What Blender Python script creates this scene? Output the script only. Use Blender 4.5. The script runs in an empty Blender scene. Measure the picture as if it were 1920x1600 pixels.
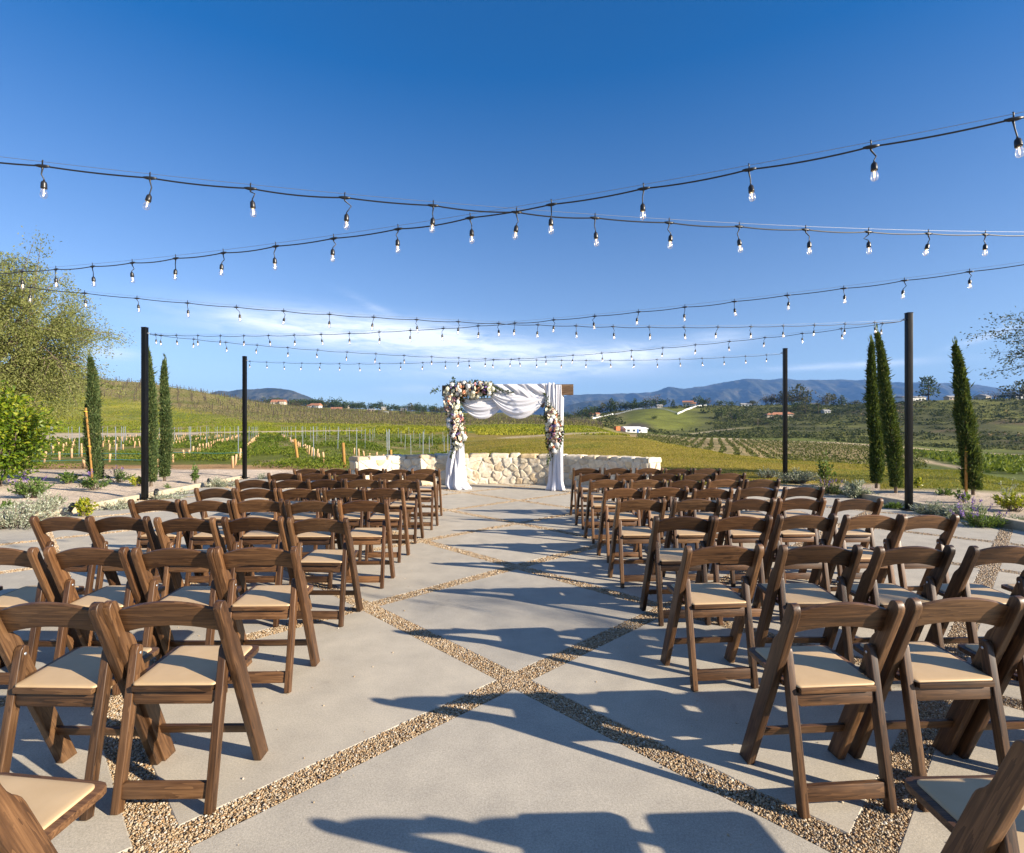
import bpy, bmesh, math, random
import numpy as np
from mathutils import Vector, Matrix

SC = bpy.context.scene
COL = SC.collection
F_PX, CX, CY, CAM_H = 978.0, 960.0, 800.0, 1.43      # lens in photo pixels, eye height in metres
R = math.radians
rs = np.random.RandomState(7)
random.seed(7)


def gp(px, py, z=0.0):
    """where the sight line through a photo pixel meets the level z"""
    d = F_PX * (CAM_H - z) / (py - CY)
    return Vector(((px - CX) * d / F_PX, d, z))


def at(px, py, d):
    return Vector(((px - CX) * d / F_PX, d, CAM_H + (CY - py) * d / F_PX))


def tag(o, label=None, cat=None, group=None, kind=None):
    if label: o['label'] = label
    if cat: o['category'] = cat
    if group: o['group'] = group
    if kind: o['kind'] = kind
    return o


def empty(name, loc=(0, 0, 0), rz=0.0):
    o = bpy.data.objects.new(name, None)
    o.empty_display_size = 0.1
    o.location = loc
    o.rotation_euler = (0, 0, rz)
    COL.objects.link(o)
    return o


def link(name, me, parent=None, loc=None, rot=None, scale=None):
    o = bpy.data.objects.new(name, me)
    COL.objects.link(o)
    if parent is not None: o.parent = parent
    if loc is not None: o.location = loc
    if rot is not None: o.rotation_euler = rot
    if scale is not None: o.scale = scale
    return o


def np_mesh(name, V, faces, mats, midx=None, smooth=False, attrs=None):
    """mesh data from arrays; faces is one (n,k) array or a list of them"""
    V = np.asarray(V, dtype=np.float32)
    if not isinstance(faces, list): faces = [faces]
    faces = [np.asarray(f, dtype=np.int32) for f in faces if len(f)]
    me = bpy.data.meshes.new(name)
    me.vertices.add(len(V))
    me.vertices.foreach_set('co', V.ravel())
    nl = sum(f.size for f in faces)
    nf = sum(len(f) for f in faces)
    me.loops.add(nl)
    me.loops.foreach_set('vertex_index', np.concatenate([f.ravel() for f in faces]))
    me.polygons.add(nf)
    st = np.concatenate([[0]] + [np.full(len(f), f.shape[1], dtype=np.int32) for f in faces]).cumsum()[:-1]
    me.polygons.foreach_set('loop_start', st.astype(np.int32))
    if midx is not None:
        me.polygons.foreach_set('material_index', np.asarray(midx, dtype=np.int32))
    if smooth:
        me.polygons.foreach_set('use_smooth', np.ones(nf, dtype=bool))
    for m in (mats if isinstance(mats, (list, tuple)) else [mats]):
        me.materials.append(m)
    for k, a in (attrs or {}).items():
        a = np.asarray(a, dtype=np.float32)
        if a.ndim == 1:
            at_ = me.attributes.new(k, 'FLOAT', 'POINT'); at_.data.foreach_set('value', a)
        elif a.shape[1] == 3:
            at_ = me.attributes.new(k, 'FLOAT_VECTOR', 'POINT'); at_.data.foreach_set('vector', a.ravel())
        else:
            at_ = me.attributes.new(k, 'FLOAT_COLOR', 'POINT'); at_.data.foreach_set('color', a.ravel())
    me.update(calc_edges=True)
    me.validate()
    return me


class MB:
    """collects simple shapes and links them as ONE mesh"""

    def __init__(s):
        s.v = []; s.f = []; s.g = []; s.mi = []; s.sm = []

    def add(s, vs, fs, grain=None, mi=0, smooth=False):
        b = len(s.v)
        s.v += [tuple(v) for v in vs]
        s.f += [tuple(b + i for i in f) for f in fs]
        s.g += ([tuple(g) for g in grain] if grain is not None else [tuple(v) for v in vs])
        s.mi += [mi] * len(fs); s.sm += [smooth] * len(fs)
        return s

    def box(s, c, d, rz=0.0, mi=0, M=None):
        hx, hy, hz = d[0] / 2, d[1] / 2, d[2] / 2
        pts = [Vector((x, y, z)) for x in (-hx, hx) for y in (-hy, hy) for z in (-hz, hz)]
        ax = max(range(3), key=lambda i: d[i])
        gr = [(p[ax], p[(ax + 1) % 3] + 1.7 * len(s.v), p[(ax + 2) % 3]) for p in pts]
        T = Matrix.Translation(Vector(c)) @ Matrix.Rotation(rz, 4, 'Z')
        if M is not None: T = Matrix.Translation(Vector(c)) @ M
        return s.add([T @ p for p in pts],
                     [(0, 1, 3, 2), (4, 6, 7, 5), (0, 4, 5, 1), (2, 3, 7, 6), (0, 2, 6, 4), (1, 5, 7, 3)], gr, mi)

    def tube(s, pts, rad, n=8, caps=True, mi=0, smooth=True):
        pts = [Vector(p) for p in pts]
        if not isinstance(rad, (list, tuple)): rad = [rad] * len(pts)
        vs = []; gr = []; L = 0.0; prev = None
        for i, p in enumerate(pts):
            t = (pts[min(i + 1, len(pts) - 1)] - pts[max(i - 1, 0)])
            t = t.normalized() if t.length > 1e-9 else Vector((0, 0, 1))
            if prev is None:
                a = Vector((0, 0, 1)) if abs(t.z) < .9 else Vector((1, 0, 0))
                u = t.cross(a).normalized()
            else:
                u = (prev - t * prev.dot(t)).normalized()
            prev = u
            w = t.cross(u)
            if i: L += (p - pts[i - 1]).length
            for k in range(n):
                an = 2 * math.pi * k / n
                vs.append(p + (u * math.cos(an) + w * math.sin(an)) * rad[i])
                gr.append((L, math.cos(an) * rad[i], math.sin(an) * rad[i]))
        fs = []
        for i in range(len(pts) - 1):
            for k in range(n):
                fs.append((i * n + k, i * n + (k + 1) % n, (i + 1) * n + (k + 1) % n, (i + 1) * n + k))
        if caps:
            fs.append(tuple(range(n))[::-1]); fs.append(tuple((len(pts) - 1) * n + k for k in range(n)))
        return s.add(vs, fs, gr, mi, smooth)

    def lathe(s, prof, n=16, c=(0, 0, 0), mi=0, smooth=True):
        """prof: (radius, z) from bottom to top"""
        vs = []; fs = []
        for r, z in prof:
            for k in range(n):
                a = 2 * math.pi * k / n
                vs.append((c[0] + r * math.cos(a), c[1] + r * math.sin(a), c[2] + z))
        for i in range(len(prof) - 1):
            for k in range(n):
                fs.append((i * n + k, i * n + (k + 1) % n, (i + 1) * n + (k + 1) % n, (i + 1) * n + k))
        fs.append(tuple(range(n))[::-1]); fs.append(tuple((len(prof) - 1) * n + k for k in range(n)))
        return s.add(vs, fs, None, mi, smooth)

    def prism(s, poly, h0, h1, frame, mi=0, grain=None):
        """extrude a 2-D polygon (u,v) from w=h0 to w=h1; frame maps (u,v,w) to a point"""
        n = len(poly)
        vs = [frame(u, v, h0) for u, v in poly] + [frame(u, v, h1) for u, v in poly]
        gr = [(u, v + 3.1, h0) for u, v in poly] + [(u, v + 3.1, h1) for u, v in poly]
        if grain == 'v': gr = [(g[1], g[0], g[2]) for g in gr]
        fs = [tuple(range(n))[::-1], tuple(range(n, 2 * n))]
        fs += [(i, (i + 1) % n, n + (i + 1) % n, n + i) for i in range(n)]
        return s.add(vs, fs, gr, mi)

    def mesh(s, name, mats, bevel=0.0, seg=2, smooth=None, angle=35):
        me = bpy.data.meshes.new(name)
        me.from_pydata(s.v, [], s.f)
        for m in (mats if isinstance(mats, (list, tuple)) else [mats]): me.materials.append(m)
        me.polygons.foreach_set('material_index', s.mi)
        me.polygons.foreach_set('use_smooth', s.sm if smooth is None else [smooth] * len(s.f))
        g = me.attributes.new('gco', 'FLOAT_VECTOR', 'POINT')
        g.data.foreach_set('vector', np.asarray(s.g, dtype=np.float32).ravel())
        bm = bmesh.new(); bm.from_mesh(me)
        bmesh.ops.recalc_face_normals(bm, faces=bm.faces)
        if bevel > 0:
            ed = [e for e in bm.edges if len(e.link_faces) == 2 and e.calc_face_angle(0) > R(angle)]
            bmesh.ops.bevel(bm, geom=ed, offset=bevel, segments=seg, profile=.6, affect='EDGES', clamp_overlap=True)
            for f in bm.faces: f.smooth = True
        bm.to_mesh(me); bm.free()
        if bevel > 0: me.set_sharp_from_angle(angle=R(50))
        return me

    def build(s, name, mats, parent=None, **k):
        return link(name, s.mesh(name, mats, **k), parent)


def copy_tree(o, parent=None):
    c = o.copy(); COL.objects.link(c)
    if parent is not None: c.parent = parent; MADE.append(c)
    for ch in list(KIDS.get(o.name, ())): copy_tree(ch, c)
    return c


KIDS = {}
MADE = []


def remember(root):
    """note the children once so that copies need not search the scene"""
    for ch in root.children:
        KIDS.setdefault(root.name, []).append(ch); remember(ch)


def fbm2(x, y, seed=0, octv=4, lac=2.0, gain=.5):
    """value noise on arrays, -1..1"""
    x = np.asarray(x, dtype=np.float64); y = np.asarray(y, dtype=np.float64)
    out = np.zeros(np.broadcast(x, y).shape); a = 1.0; tot = 0.0
    for o in range(octv):
        xi = np.floor(x).astype(np.int64); yi = np.floor(y).astype(np.int64)
        xf = x - xi; yf = y - yi
        u = xf * xf * (3 - 2 * xf); v = yf * yf * (3 - 2 * yf)

        def h(i, j):
            n = (i * 374761393 + j * 668265263 + (seed + o) * 974711) & 0x7fffffff
            n = ((n ^ (n >> 13)) * 1274126177) & 0x7fffffff
            return ((n ^ (n >> 16)) & 0xffff) / 32767.5 - 1
        out = out + a * ((h(xi, yi) * (1 - u) + h(xi + 1, yi) * u) * (1 - v) + (h(xi, yi + 1) * (1 - u) + h(xi + 1, yi + 1) * u) * v)
        tot += a; a *= gain; x = x * lac + 17.3; y = y * lac - 9.1
    return out / tot


def unit(a):
    return a / np.maximum(np.linalg.norm(a, axis=-1, keepdims=True), 1e-9)


def leaf_arrays(P, L, W, rng, axis=None, spread=1.0, fold=.15):
    """diamond leaves at points P; L, W lengths; axis = preferred growing direction"""
    n = len(P)
    a = rng.normal(size=(n, 3))
    if axis is not None: a = axis + a * spread * .6
    a = unit(a)
    b = unit(np.cross(a, rng.normal(size=(n, 3))))
    nn = np.cross(a, b)
    s = (rng.uniform(.65, 1.3, n))[:, None]
    L_ = L * s; W_ = W * s
    V = np.stack([P, P + a * L_ * .45 + b * W_ * .5 + nn * fold * W_, P + a * L_, P + a * L_ * .45 - b * W_ * .5 + nn * fold * W_], 1).reshape(-1, 3)
    Fc = np.arange(4 * n).reshape(n, 4)
    r = np.repeat(rng.uniform(0, 1, n), 4)
    return V, Fc, r


def join(parts):
    """[(V, F, r)] -> one; all F with the same number of corners"""
    Vs, Fs, rr = [], [], []; b = 0
    for V, F_, r in parts:
        Vs.append(V); Fs.append(F_ + b); rr.append(r); b += len(V)
    return np.concatenate(Vs), np.concatenate(Fs), np.concatenate(rr)


ORD = ['first', 'second', 'third', 'fourth', 'fifth', 'sixth', 'seventh', 'eighth', 'ninth', 'tenth', 'eleventh', 'twelfth',
       'thirteenth', 'fourteenth', 'fifteenth', 'sixteenth', 'seventeenth', 'eighteenth', 'nineteenth', 'twentieth']


def ordinal(i):
    if i < 20: return ORD[i]
    t = ['twenty', 'thirty', 'forty', 'fifty', 'sixty', 'seventy', 'eighty', 'ninety'][(i + 1) // 10 - 2]
    if (i + 1) % 10 == 0: return t[:-1] + 'ieth'
    return t + '-' + ORD[(i + 1) % 10 - 1]
# ---------------------------------------------------------------- materials
class NT:
    """short hand for building node trees"""

    def __init__(s, tree):
        s.t = tree

    def n(s, typ, ins=None, **props):
        nd = s.t.nodes.new(typ)
        for k, v in props.items(): setattr(nd, k, v)
        for k, v in (ins or {}).items():
            sock = nd.inputs[k]
            if isinstance(v, bpy.types.NodeSocket): s.t.links.new(v, sock)
            else: sock.default_value = v
        return nd

    def math(s, op, a, b=0.0, c=0.0, clamp=False):
        nd = s.t.nodes.new('ShaderNodeMath'); nd.operation = op; nd.use_clamp = clamp
        for i, v in enumerate((a, b, c)):
            if isinstance(v, bpy.types.NodeSocket): s.t.links.new(v, nd.inputs[i])
            else: nd.inputs[i].default_value = v
        return nd.outputs[0]

    def vmath(s, op, a, b=(0, 0, 0)):
        nd = s.t.nodes.new('ShaderNodeVectorMath'); nd.operation = op
        for i, v in enumerate((a, b)):
            if isinstance(v, bpy.types.NodeSocket): s.t.links.new(v, nd.inputs[i])
            else: nd.inputs[i].default_value = v
        return nd.outputs[0]

    def noise(s, vec, scale, detail=4, rough=.55, dist=0.0, out='Fac'):
        i = {'Scale': scale, 'Detail': detail, 'Roughness': rough, 'Distortion': dist}
        if vec is not None: i['Vector'] = vec
        return s.n('ShaderNodeTexNoise', i).outputs[out]

    def ramp(s, fac, stops, interp='LINEAR'):
        nd = s.t.nodes.new('ShaderNodeValToRGB'); cr = nd.color_ramp; cr.interpolation = interp
        while len(cr.elements) < len(stops): cr.elements.new(.5)
        for e, (p, c) in zip(cr.elements, stops):
            e.position = p; e.color = (*c, 1) if len(c) == 3 else c
        if isinstance(fac, bpy.types.NodeSocket): s.t.links.new(fac, nd.inputs[0])
        return nd.outputs[0]

    def mix(s, fac, a, b, mode='MIX'):
        nd = s.t.nodes.new('ShaderNodeMix'); nd.data_type = 'RGBA'; nd.blend_type = mode
        for k, v in ((0, fac), (6, a), (7, b)):
            if isinstance(v, bpy.types.NodeSocket): s.t.links.new(v, nd.inputs[k])
            else: nd.inputs[k].default_value = v if k == 0 or len(v) == 4 else (*v, 1)
        return nd.outputs[2]

    def attr(s, name, out='Fac'):
        return s.n('ShaderNodeAttribute', attribute_name=name).outputs[out]

    def bump(s, h, strength=.3, dist=.01):
        return s.n('ShaderNodeBump', {'Height': h, 'Strength': strength, 'Distance': dist}).outputs[0]


def new_mat(name):
    m = bpy.data.materials.new(name); m.use_nodes = True
    return m, NT(m.node_tree), m.node_tree.nodes['Principled BSDF']


def setp(b, nt, **k):
    for n_, v in k.items():
        s = b.inputs[n_.replace('_', ' ')]
        if isinstance(v, bpy.types.NodeSocket): nt.t.links.new(v, s)
        else: s.default_value = (*v, 1) if isinstance(v, tuple) and len(v) == 3 and s.type == 'RGBA' else v


def plain(name, col, rough=.6, metal=0.0, vary=.0, scale=30):
    m, nt, b = new_mat(name)
    if vary:
        tc = nt.n('ShaderNodeTexCoord').outputs['Object']
        f = nt.noise(tc, scale, 5)
        c = nt.ramp(f, [(.3, tuple(x * (1 - vary) for x in col)), (.7, tuple(min(1, x * (1 + vary)) for x in col))])
        setp(b, nt, Base_Color=c)
        setp(b, nt, Normal=nt.bump(f, .15, .01))
    else:
        setp(b, nt, Base_Color=col)
    setp(b, nt, Roughness=rough, Metallic=metal)
    return m


def wood_mat(name, cols, rough=(.36, .52), spec=.45, scale=1.0, offs=True):
    m, nt, b = new_mat(name)
    g = nt.attr('gco', 'Vector')
    if offs:
        rnd = nt.n('ShaderNodeObjectInfo').outputs['Random']
        g = nt.vmath('ADD', g, nt.n('ShaderNodeCombineXYZ', {0: nt.math('MULTIPLY', rnd, 37.0), 1: nt.math('MULTIPLY', rnd, 11.0), 2: 0.0}).outputs[0])
    g1 = nt.vmath('MULTIPLY', g, (2.4 * scale, 62 * scale, 62 * scale))
    g2 = nt.vmath('MULTIPLY', g, (9 * scale, 260 * scale, 260 * scale))
    g3 = nt.vmath('MULTIPLY', g, (2.2 * scale, 9 * scale, 9 * scale))
    warp = nt.noise(g3, 1.0, 3)
    ring = nt.math('FRACT', nt.math('MULTIPLY', nt.math('ADD', nt.noise(g1, .55, 3, .5, .4), warp), 5.0))
    fig = nt.noise(g1, 1.0, 5, .6, .8)
    pore = nt.noise(g2, 1.0, 3, .6)
    f = nt.math('ADD', nt.math('MULTIPLY', fig, .62), nt.math('MULTIPLY', ring, .2))
    f = nt.math('ADD', f, nt.math('MULTIPLY', pore, .34))
    f = nt.math('SUBTRACT', f, .06)
    if offs: f = nt.math('ADD', f, nt.math('MULTIPLY', nt.math('SUBTRACT', rnd, .5), .24))
    c = nt.ramp(f, [(.28, cols[0]), (.52, cols[1]), (.8, cols[2])])
    c = nt.mix(nt.math('MULTIPLY', nt.math('GREATER_THAN', nt.noise(g3, 4.0, 4), .63), .25), c, tuple(x * .45 for x in cols[0]))
    if offs: c = nt.mix(1.0, c, nt.n('ShaderNodeObjectInfo').outputs['Color'], 'MULTIPLY')
    setp(b, nt, Base_Color=c, Roughness=nt.math('ADD', nt.math('MULTIPLY', warp, rough[1] - rough[0]), rough[0]), Specular_IOR_Level=spec,
         Normal=nt.bump(pore, .10, .002))
    return m


def leaf_mat(name, stops, rough=.5, trans=.35, spec=.3):
    m, nt, b = new_mat(name)
    c = nt.ramp(nt.attr('rnd'), stops)
    setp(b, nt, Base_Color=c, Roughness=rough, Specular_IOR_Level=spec)
    tr = nt.n('ShaderNodeBsdfTranslucent', {'Color': nt.mix(.35, c, (.25, .3, .02), 'MIX')})
    mx = nt.n('ShaderNodeMixShader', {0: trans, 1: b.outputs[0], 2: tr.outputs[0]})
    nt.t.links.new(mx.outputs[0], nt.t.nodes['Material Output'].inputs[0])
    return m


MAT = {}
MAT['wood'] = wood_mat('walnut_stained_wood', [(.022, .010, .0045), (.083, .039, .0165), (.19, .097, .042)])
MAT['beam'] = wood_mat('weathered_timber', [(.05, .03, .018), (.16, .10, .06), (.30, .21, .14)], (.65, .85), .2, .6)
MAT['stake'] = wood_mat('lodgepole_wood', [(.22, .11, .03), (.36, .195, .055), (.50, .30, .10)], (.6, .8), .2, 1)


def make_mats():
    # seat vinyl
    m, nt, b = new_mat('beige_vinyl')
    tc = nt.n('ShaderNodeTexCoord').outputs['Object']
    v = nt.n('ShaderNodeTexVoronoi', {'Vector': tc, 'Scale': 900.0}).outputs['Distance']
    c = nt.ramp(nt.noise(tc, 7, 4), [(.3, (.47, .325, .175)), (.7, (.54, .385, .22))])
    setp(b, nt, Base_Color=c, Roughness=.46, Specular_IOR_Level=.4, Normal=nt.bump(v, .08, .001))
    MAT['vinyl'] = m
    # concrete
    m, nt, b = new_mat('broomed_concrete')
    tc = nt.n('ShaderNodeTexCoord').outputs['Object']
    big = nt.noise(tc, .55, 6, .62, .6); mid = nt.noise(tc, 4.5, 6, .6); fine = nt.noise(tc, 130, 3, .7); grit = nt.noise(tc, 420, 2, .5)
    c = nt.ramp(big, [(.25, (.420, .375, .302)), (.5, (.455, .407, .330)), (.75, (.482, .432, .353))])
    c = nt.mix(.38, c, nt.ramp(mid, [(.3, (.62, .62, .63)), (.7, (1.18, 1.17, 1.14))]), 'MULTIPLY')
    c = nt.mix(.85, c, nt.ramp(fine, [(.25, (.72, .72, .72)), (.75, (1.25, 1.25, 1.25))]), 'MULTIPLY')
    c = nt.mix(.5, c, nt.ramp(grit, [(.3, (.66, .66, .66)), (.7, (1.3, 1.3, 1.3))]), 'MULTIPLY')
    slab = nt.attr('rnd')
    c = nt.mix(1.0, c, nt.ramp(slab, [(0, (.93, .94, .96)), (1, (1.06, 1.05, 1.03))]), 'MULTIPLY')
    # dark spots, old drips and a few rust freckles
    sp = nt.noise(tc, 2.3, 8, .75, 1.2)
    c = nt.mix(nt.ramp(sp, [(.60, (0, 0, 0)), (.74, (.42, .42, .42))]), c, (.22, .19, .15))
    wh = nt.noise(nt.vmath('ADD', tc, (31., 7., 0.)), 1.2, 8, .7, 1.5)
    c = nt.mix(nt.ramp(wh, [(.60, (0, 0, 0)), (.78, (.35, .35, .35))]), c, (.52, .49, .43))
    h = nt.math('ADD', nt.math('MULTIPLY', fine, .7), nt.math('MULTIPLY', grit, .5))
    setp(b, nt, Base_Color=c, Roughness=.82, Specular_IOR_Level=.25, Normal=nt.bump(h, .28, .003))
    MAT['concrete'] = m
    # curb
    m, nt, b = new_mat('curb_concrete')
    tc = nt.n('ShaderNodeTexCoord').outputs['Object']
    f = nt.noise(tc, 14, 6, .65)
    c = nt.ramp(f, [(.3, (.38, .30, .20)), (.7, (.55, .46, .33))])
    setp(b, nt, Base_Color=c, Roughness=.85, Normal=nt.bump(f, .3, .01))
    MAT['curb'] = m
    # pebbles in the joints: each pebble its own colour
    m, nt, b = new_mat('pea_gravel')
    tc = nt.n('ShaderNodeTexCoord').outputs['Object']
    c = nt.ramp(nt.attr('rnd'), [(0, (.16, .10, .05)), (.18, (.34, .20, .09)), (.4, (.41, .30, .175)), (.6, (.48, .38, .25)), (.75, (.37, .25, .13)), (.92, (.60, .53, .42)), (1, (.30, .25, .20))])
    c = nt.mix(.5, c, nt.ramp(nt.noise(tc, 260, 3), [(.3, (.7, .7, .7)), (.7, (1.2, 1.2, 1.2))]), 'MULTIPLY')
    setp(b, nt, Base_Color=c, Roughness=.5, Specular_IOR_Level=.4)
    MAT['pebble'] = m
    m, nt, b = new_mat('gravel_bed')
    tc = nt.n('ShaderNodeTexCoord').outputs['Object']
    vo = nt.n('ShaderNodeTexVoronoi', {'Vector': tc, 'Scale': 85.0})
    rr = nt.n('ShaderNodeSeparateXYZ', {0: vo.outputs['Color']}).outputs[0]
    c = nt.ramp(rr, [(0, (.15, .09, .045)), (.25, (.33, .20, .09)), (.5, (.48, .35, .19)), (.75, (.40, .27, .13)), (1, (.62, .53, .40))])
    c = nt.mix(1.0, c, nt.ramp(vo.outputs['Distance'], [(.25, (1, 1, 1)), (.6, (.35, .33, .3))]), 'MULTIPLY')
    setp(b, nt, Base_Color=c, Roughness=.7, Normal=nt.bump(nt.math('SUBTRACT', 1.0, vo.outputs['Distance']), .9, .012))
    MAT['gravel'] = m
    # post steel
    m, nt, b = new_mat('black_painted_steel')
    tc = nt.n('ShaderNodeTexCoord').outputs['Object']
    f = nt.noise(nt.vmath('MULTIPLY', tc, (30, 30, 3)), 1.0, 6, .7)
    c = nt.ramp(f, [(.35, (.004, .004, .005)), (.66, (.008, .008, .008)), (.80, (.05, .042, .035))])
    setp(b, nt, Base_Color=c, Roughness=nt.math('ADD', nt.math('MULTIPLY', f, .3), .22), Specular_IOR_Level=.14)
    MAT['steel'] = m
    MAT['cable'] = plain('black_rubber', (.012, .012, .013), .42)
    MAT['socket'] = plain('black_socket', (.016, .015, .015), .36)
    MAT['wire'] = plain('galvanised_wire', (.30, .30, .31), .45, .8)
    MAT['galv'] = plain('galvanised_steel', (.50, .53, .56), .45, .6, .2, 20)
    MAT['trellis'] = plain('weathered_zinc', (.22, .255, .30), .6, .3, .2, 20)
    m, nt, b = new_mat('bulb_glass')
    fr = nt.n('ShaderNodeLayerWeight', {'Blend': .35}).outputs['Facing']
    tr = nt.n('ShaderNodeBsdfTransparent', {'Color': (.94, .95, .96, 1)})
    gl = nt.n('ShaderNodeBsdfGlossy', {'Color': (1, 1, 1, 1), 'Roughness': .06})
    fac = nt.math('ADD', nt.math('MULTIPLY', nt.math('POWER', fr, 2.0), .5), .08)
    gl.inputs['Roughness'].default_value = .13
    df = nt.n('ShaderNodeBsdfTranslucent', {'Color': (.95, .93, .9, 1)})
    m0 = nt.n('ShaderNodeMixShader', {0: nt.math('ADD', nt.math('MULTIPLY', nt.math('POWER', fr, 1.5), .28), .06), 1: tr.outputs[0], 2: df.outputs[0]})
    mx = nt.n('ShaderNodeMixShader', {0: fac, 1: m0.outputs[0], 2: gl.outputs[0]})
    nt.t.links.new(mx.outputs[0], nt.t.nodes['Material Output'].inputs[0])
    MAT['glass'] = m
    m, nt, b = new_mat('lit_filament')
    setp(b, nt, Base_Color=(.9, .6, .3), Emission_Color=(1.0, .68, .36), Emission_Strength=1.7)
    m.cycles.emission_sampling = 'NONE'
    MAT['filament'] = m
    # drapery
    m, nt, b = new_mat('white_chiffon')
    tc = nt.n('ShaderNodeTexCoord').outputs['Object']
    w = nt.noise(tc, 600, 2)
    setp(b, nt, Base_Color=(.87, .86, .89), Roughness=.75, Sheen_Weight=.3, Specular_IOR_Level=.2, Normal=nt.bump(w, .05, .001))
    tl = nt.n('ShaderNodeBsdfTranslucent', {'Color': (.78, .77, .84, 1)})
    mx = nt.n('ShaderNodeMixShader', {0: .32, 1: b.outputs[0], 2: tl.outputs[0]})
    nt.t.links.new(mx.outputs[0], nt.t.nodes['Material Output'].inputs[0])
    MAT['cloth'] = m
    # wall stones
    m, nt, b = new_mat('quarried_limestone')
    tc = nt.n('ShaderNodeTexCoord').outputs['Object']
    base = nt.ramp(nt.attr('rnd'), [(0, (.60, .53, .42)), (.2, (.70, .62, .48)), (.42, (.74, .67, .55)), (.60, (.66, .49, .27)), (.70, (.76, .70, .59)), (.84, (.54, .42, .28)), (1, (.71, .65, .55))])
    f = nt.noise(tc, 9, 8, .68, .4)
    c = nt.mix(.7, base, nt.ramp(f, [(.3, (.62, .58, .52)), (.7, (1.2, 1.18, 1.12))]), 'MULTIPLY')
    st = nt.noise(nt.vmath('ADD', tc, (3.3, 9.1, 2.7)), 5, 6, .7, .8)
    c = nt.mix(nt.ramp(st, [(.56, (0, 0, 0)), (.7, (.6, .6, .6))]), c, (.42, .24, .09))
    setp(b, nt, Base_Color=c, Roughness=.88, Specular_IOR_Level=.2, Normal=nt.bump(nt.noise(tc, 28, 8, .7), .55, .02))
    MAT['stone'] = m
    MAT['mortar'] = plain('pale_mortar', (.60, .54, .44), .95, 0, .2, 40)
    # terrain: land cover colour per vertex times fine variation
    m, nt, b = new_mat('land_cover')
    tc = nt.n('ShaderNodeTexCoord').outputs['Object']
    c = nt.n('ShaderNodeAttribute', attribute_name='cover').outputs['Color']
    n1 = nt.noise(tc, .9, 6, .65); n2 = nt.noise(tc, 11, 5, .7); n3 = nt.noise(tc, 70, 3, .6)
    n0 = nt.noise(tc, .07, 6, .7)
    for nn, k, lo, hi in ((n0, .8, .62, 1.35), (n1, .6, .62, 1.35), (n2, .6, .6, 1.4), (n3, .6, .6, 1.4)):
        c = nt.mix(k, c, nt.ramp(nn, [(.3, (lo,) * 3), (.7, (hi,) * 3)]), 'MULTIPLY')
    h = nt.math('ADD', nt.math('MULTIPLY', n3, .25), n2)
    setp(b, nt, Base_Color=c, Roughness=.95, Specular_IOR_Level=.1, Normal=nt.bump(h, .8, .05))
    MAT['land'] = m
    m, nt, b = new_mat('mountain_chaparral')
    tc = nt.n('ShaderNodeTexCoord').outputs['Object']
    f = nt.noise(nt.vmath('MULTIPLY', tc, (1, 1, 2)), .006, 8, .68)
    c = nt.ramp(f, [(.30, (.020, .025, .014)), (.48, (.048, .050, .028)), (.62, (.10, .088, .055)), (.78, (.20, .165, .115))])
    setp(b, nt, Base_Color=c, Roughness=1.0, Specular_IOR_Level=0.0, Normal=nt.bump(nt.noise(tc, .02, 6, .7), 1.0, 14.0))
    MAT['mountain'] = m
    # plants
    MAT['olive'] = leaf_mat('olive_leaves', [(0, (.11, .13, .035)), (.4, (.195, .215, .065)), (.75, (.27, .275, .095)), (.97, (.33, .33, .15)), (1, (.36, .29, .05))], .6, .35, .18)
    MAT['olive_dark'] = leaf_mat('olive_leaves_dark', [(0, (.03, .042, .018)), (.5, (.07, .085, .04)), (.9, (.13, .14, .08)), (1, (.2, .21, .14))], .42, .25, .4)
    MAT['citrus'] = leaf_mat('citrus_leaves', [(0, (.028, .065, .006)), (.45, (.085, .155, .010)), (.75, (.22, .28, .018)), (1, (.42, .40, .03))], .4, .4, .4)
    MAT['cypress'] = leaf_mat('cypress_sprays', [(0, (.024, .046, .013)), (.5, (.058, .100, .025)), (.85, (.115, .160, .038)), (1, (.19, .18, .05))], .6, .22, .2)
    MAT['cypress_blue'] = leaf_mat('cypress_sprays_blue', [(0, (.035, .058, .020)), (.5, (.072, .110, .036)), (.85, (.125, .165, .055)), (1, (.19, .19, .07))], .6, .22, .2)
    MAT['silver'] = leaf_mat('silver_leaves', [(0, (.18, .21, .13)), (.5, (.34, .37, .25)), (.85, (.50, .52, .40)), (1, (.68, .67, .57))], .6, .25, .2)
    MAT['green'] = leaf_mat('herb_leaves', [(0, (.04, .085, .015)), (.5, (.09, .16, .03)), (1, (.18, .26, .06))], .5, .35, .3)
    MAT['lime'] = leaf_mat('lime_leaves', [(0, (.14, .18, .01)), (.5, (.30, .33, .02)), (1, (.48, .42, .04))], .45, .4, .35)
    MAT['violet'] = leaf_mat('violet_flowers', [(0, (.12, .05, .30)), (.6, (.22, .11, .46)), (1, (.40, .26, .62))], .7, .3, .1)
    MAT['arrange'] = leaf_mat('arrangement_greens', [(0, (.02, .04, .012)), (.5, (.05, .085, .03)), (1, (.13, .17, .08))], .5, .25, .3)
    MAT['grass'] = leaf_mat('lawn_blades', [(0, (.085, .115, .012)), (.35, (.20, .19, .022)), (.7, (.32, .255, .035)), (1, (.42, .33, .07))], .6, .4, .15)
    MAT['weed'] = leaf_mat('cover_crop_leaves', [(0, (.045, .080, .010)), (.35, (.105, .150, .016)), (.7, (.20, .215, .026)), (1, (.33, .29, .06))], .6, .35, .15)
    MAT['brush'] = leaf_mat('chaparral_brush', [(0, (.035, .045, .015)), (.45, (.082, .094, .030)), (.75, (.135, .135, .048)), (.92, (.20, .14, .065)), (1, (.29, .20, .115))], .9, .1, .05)
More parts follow.
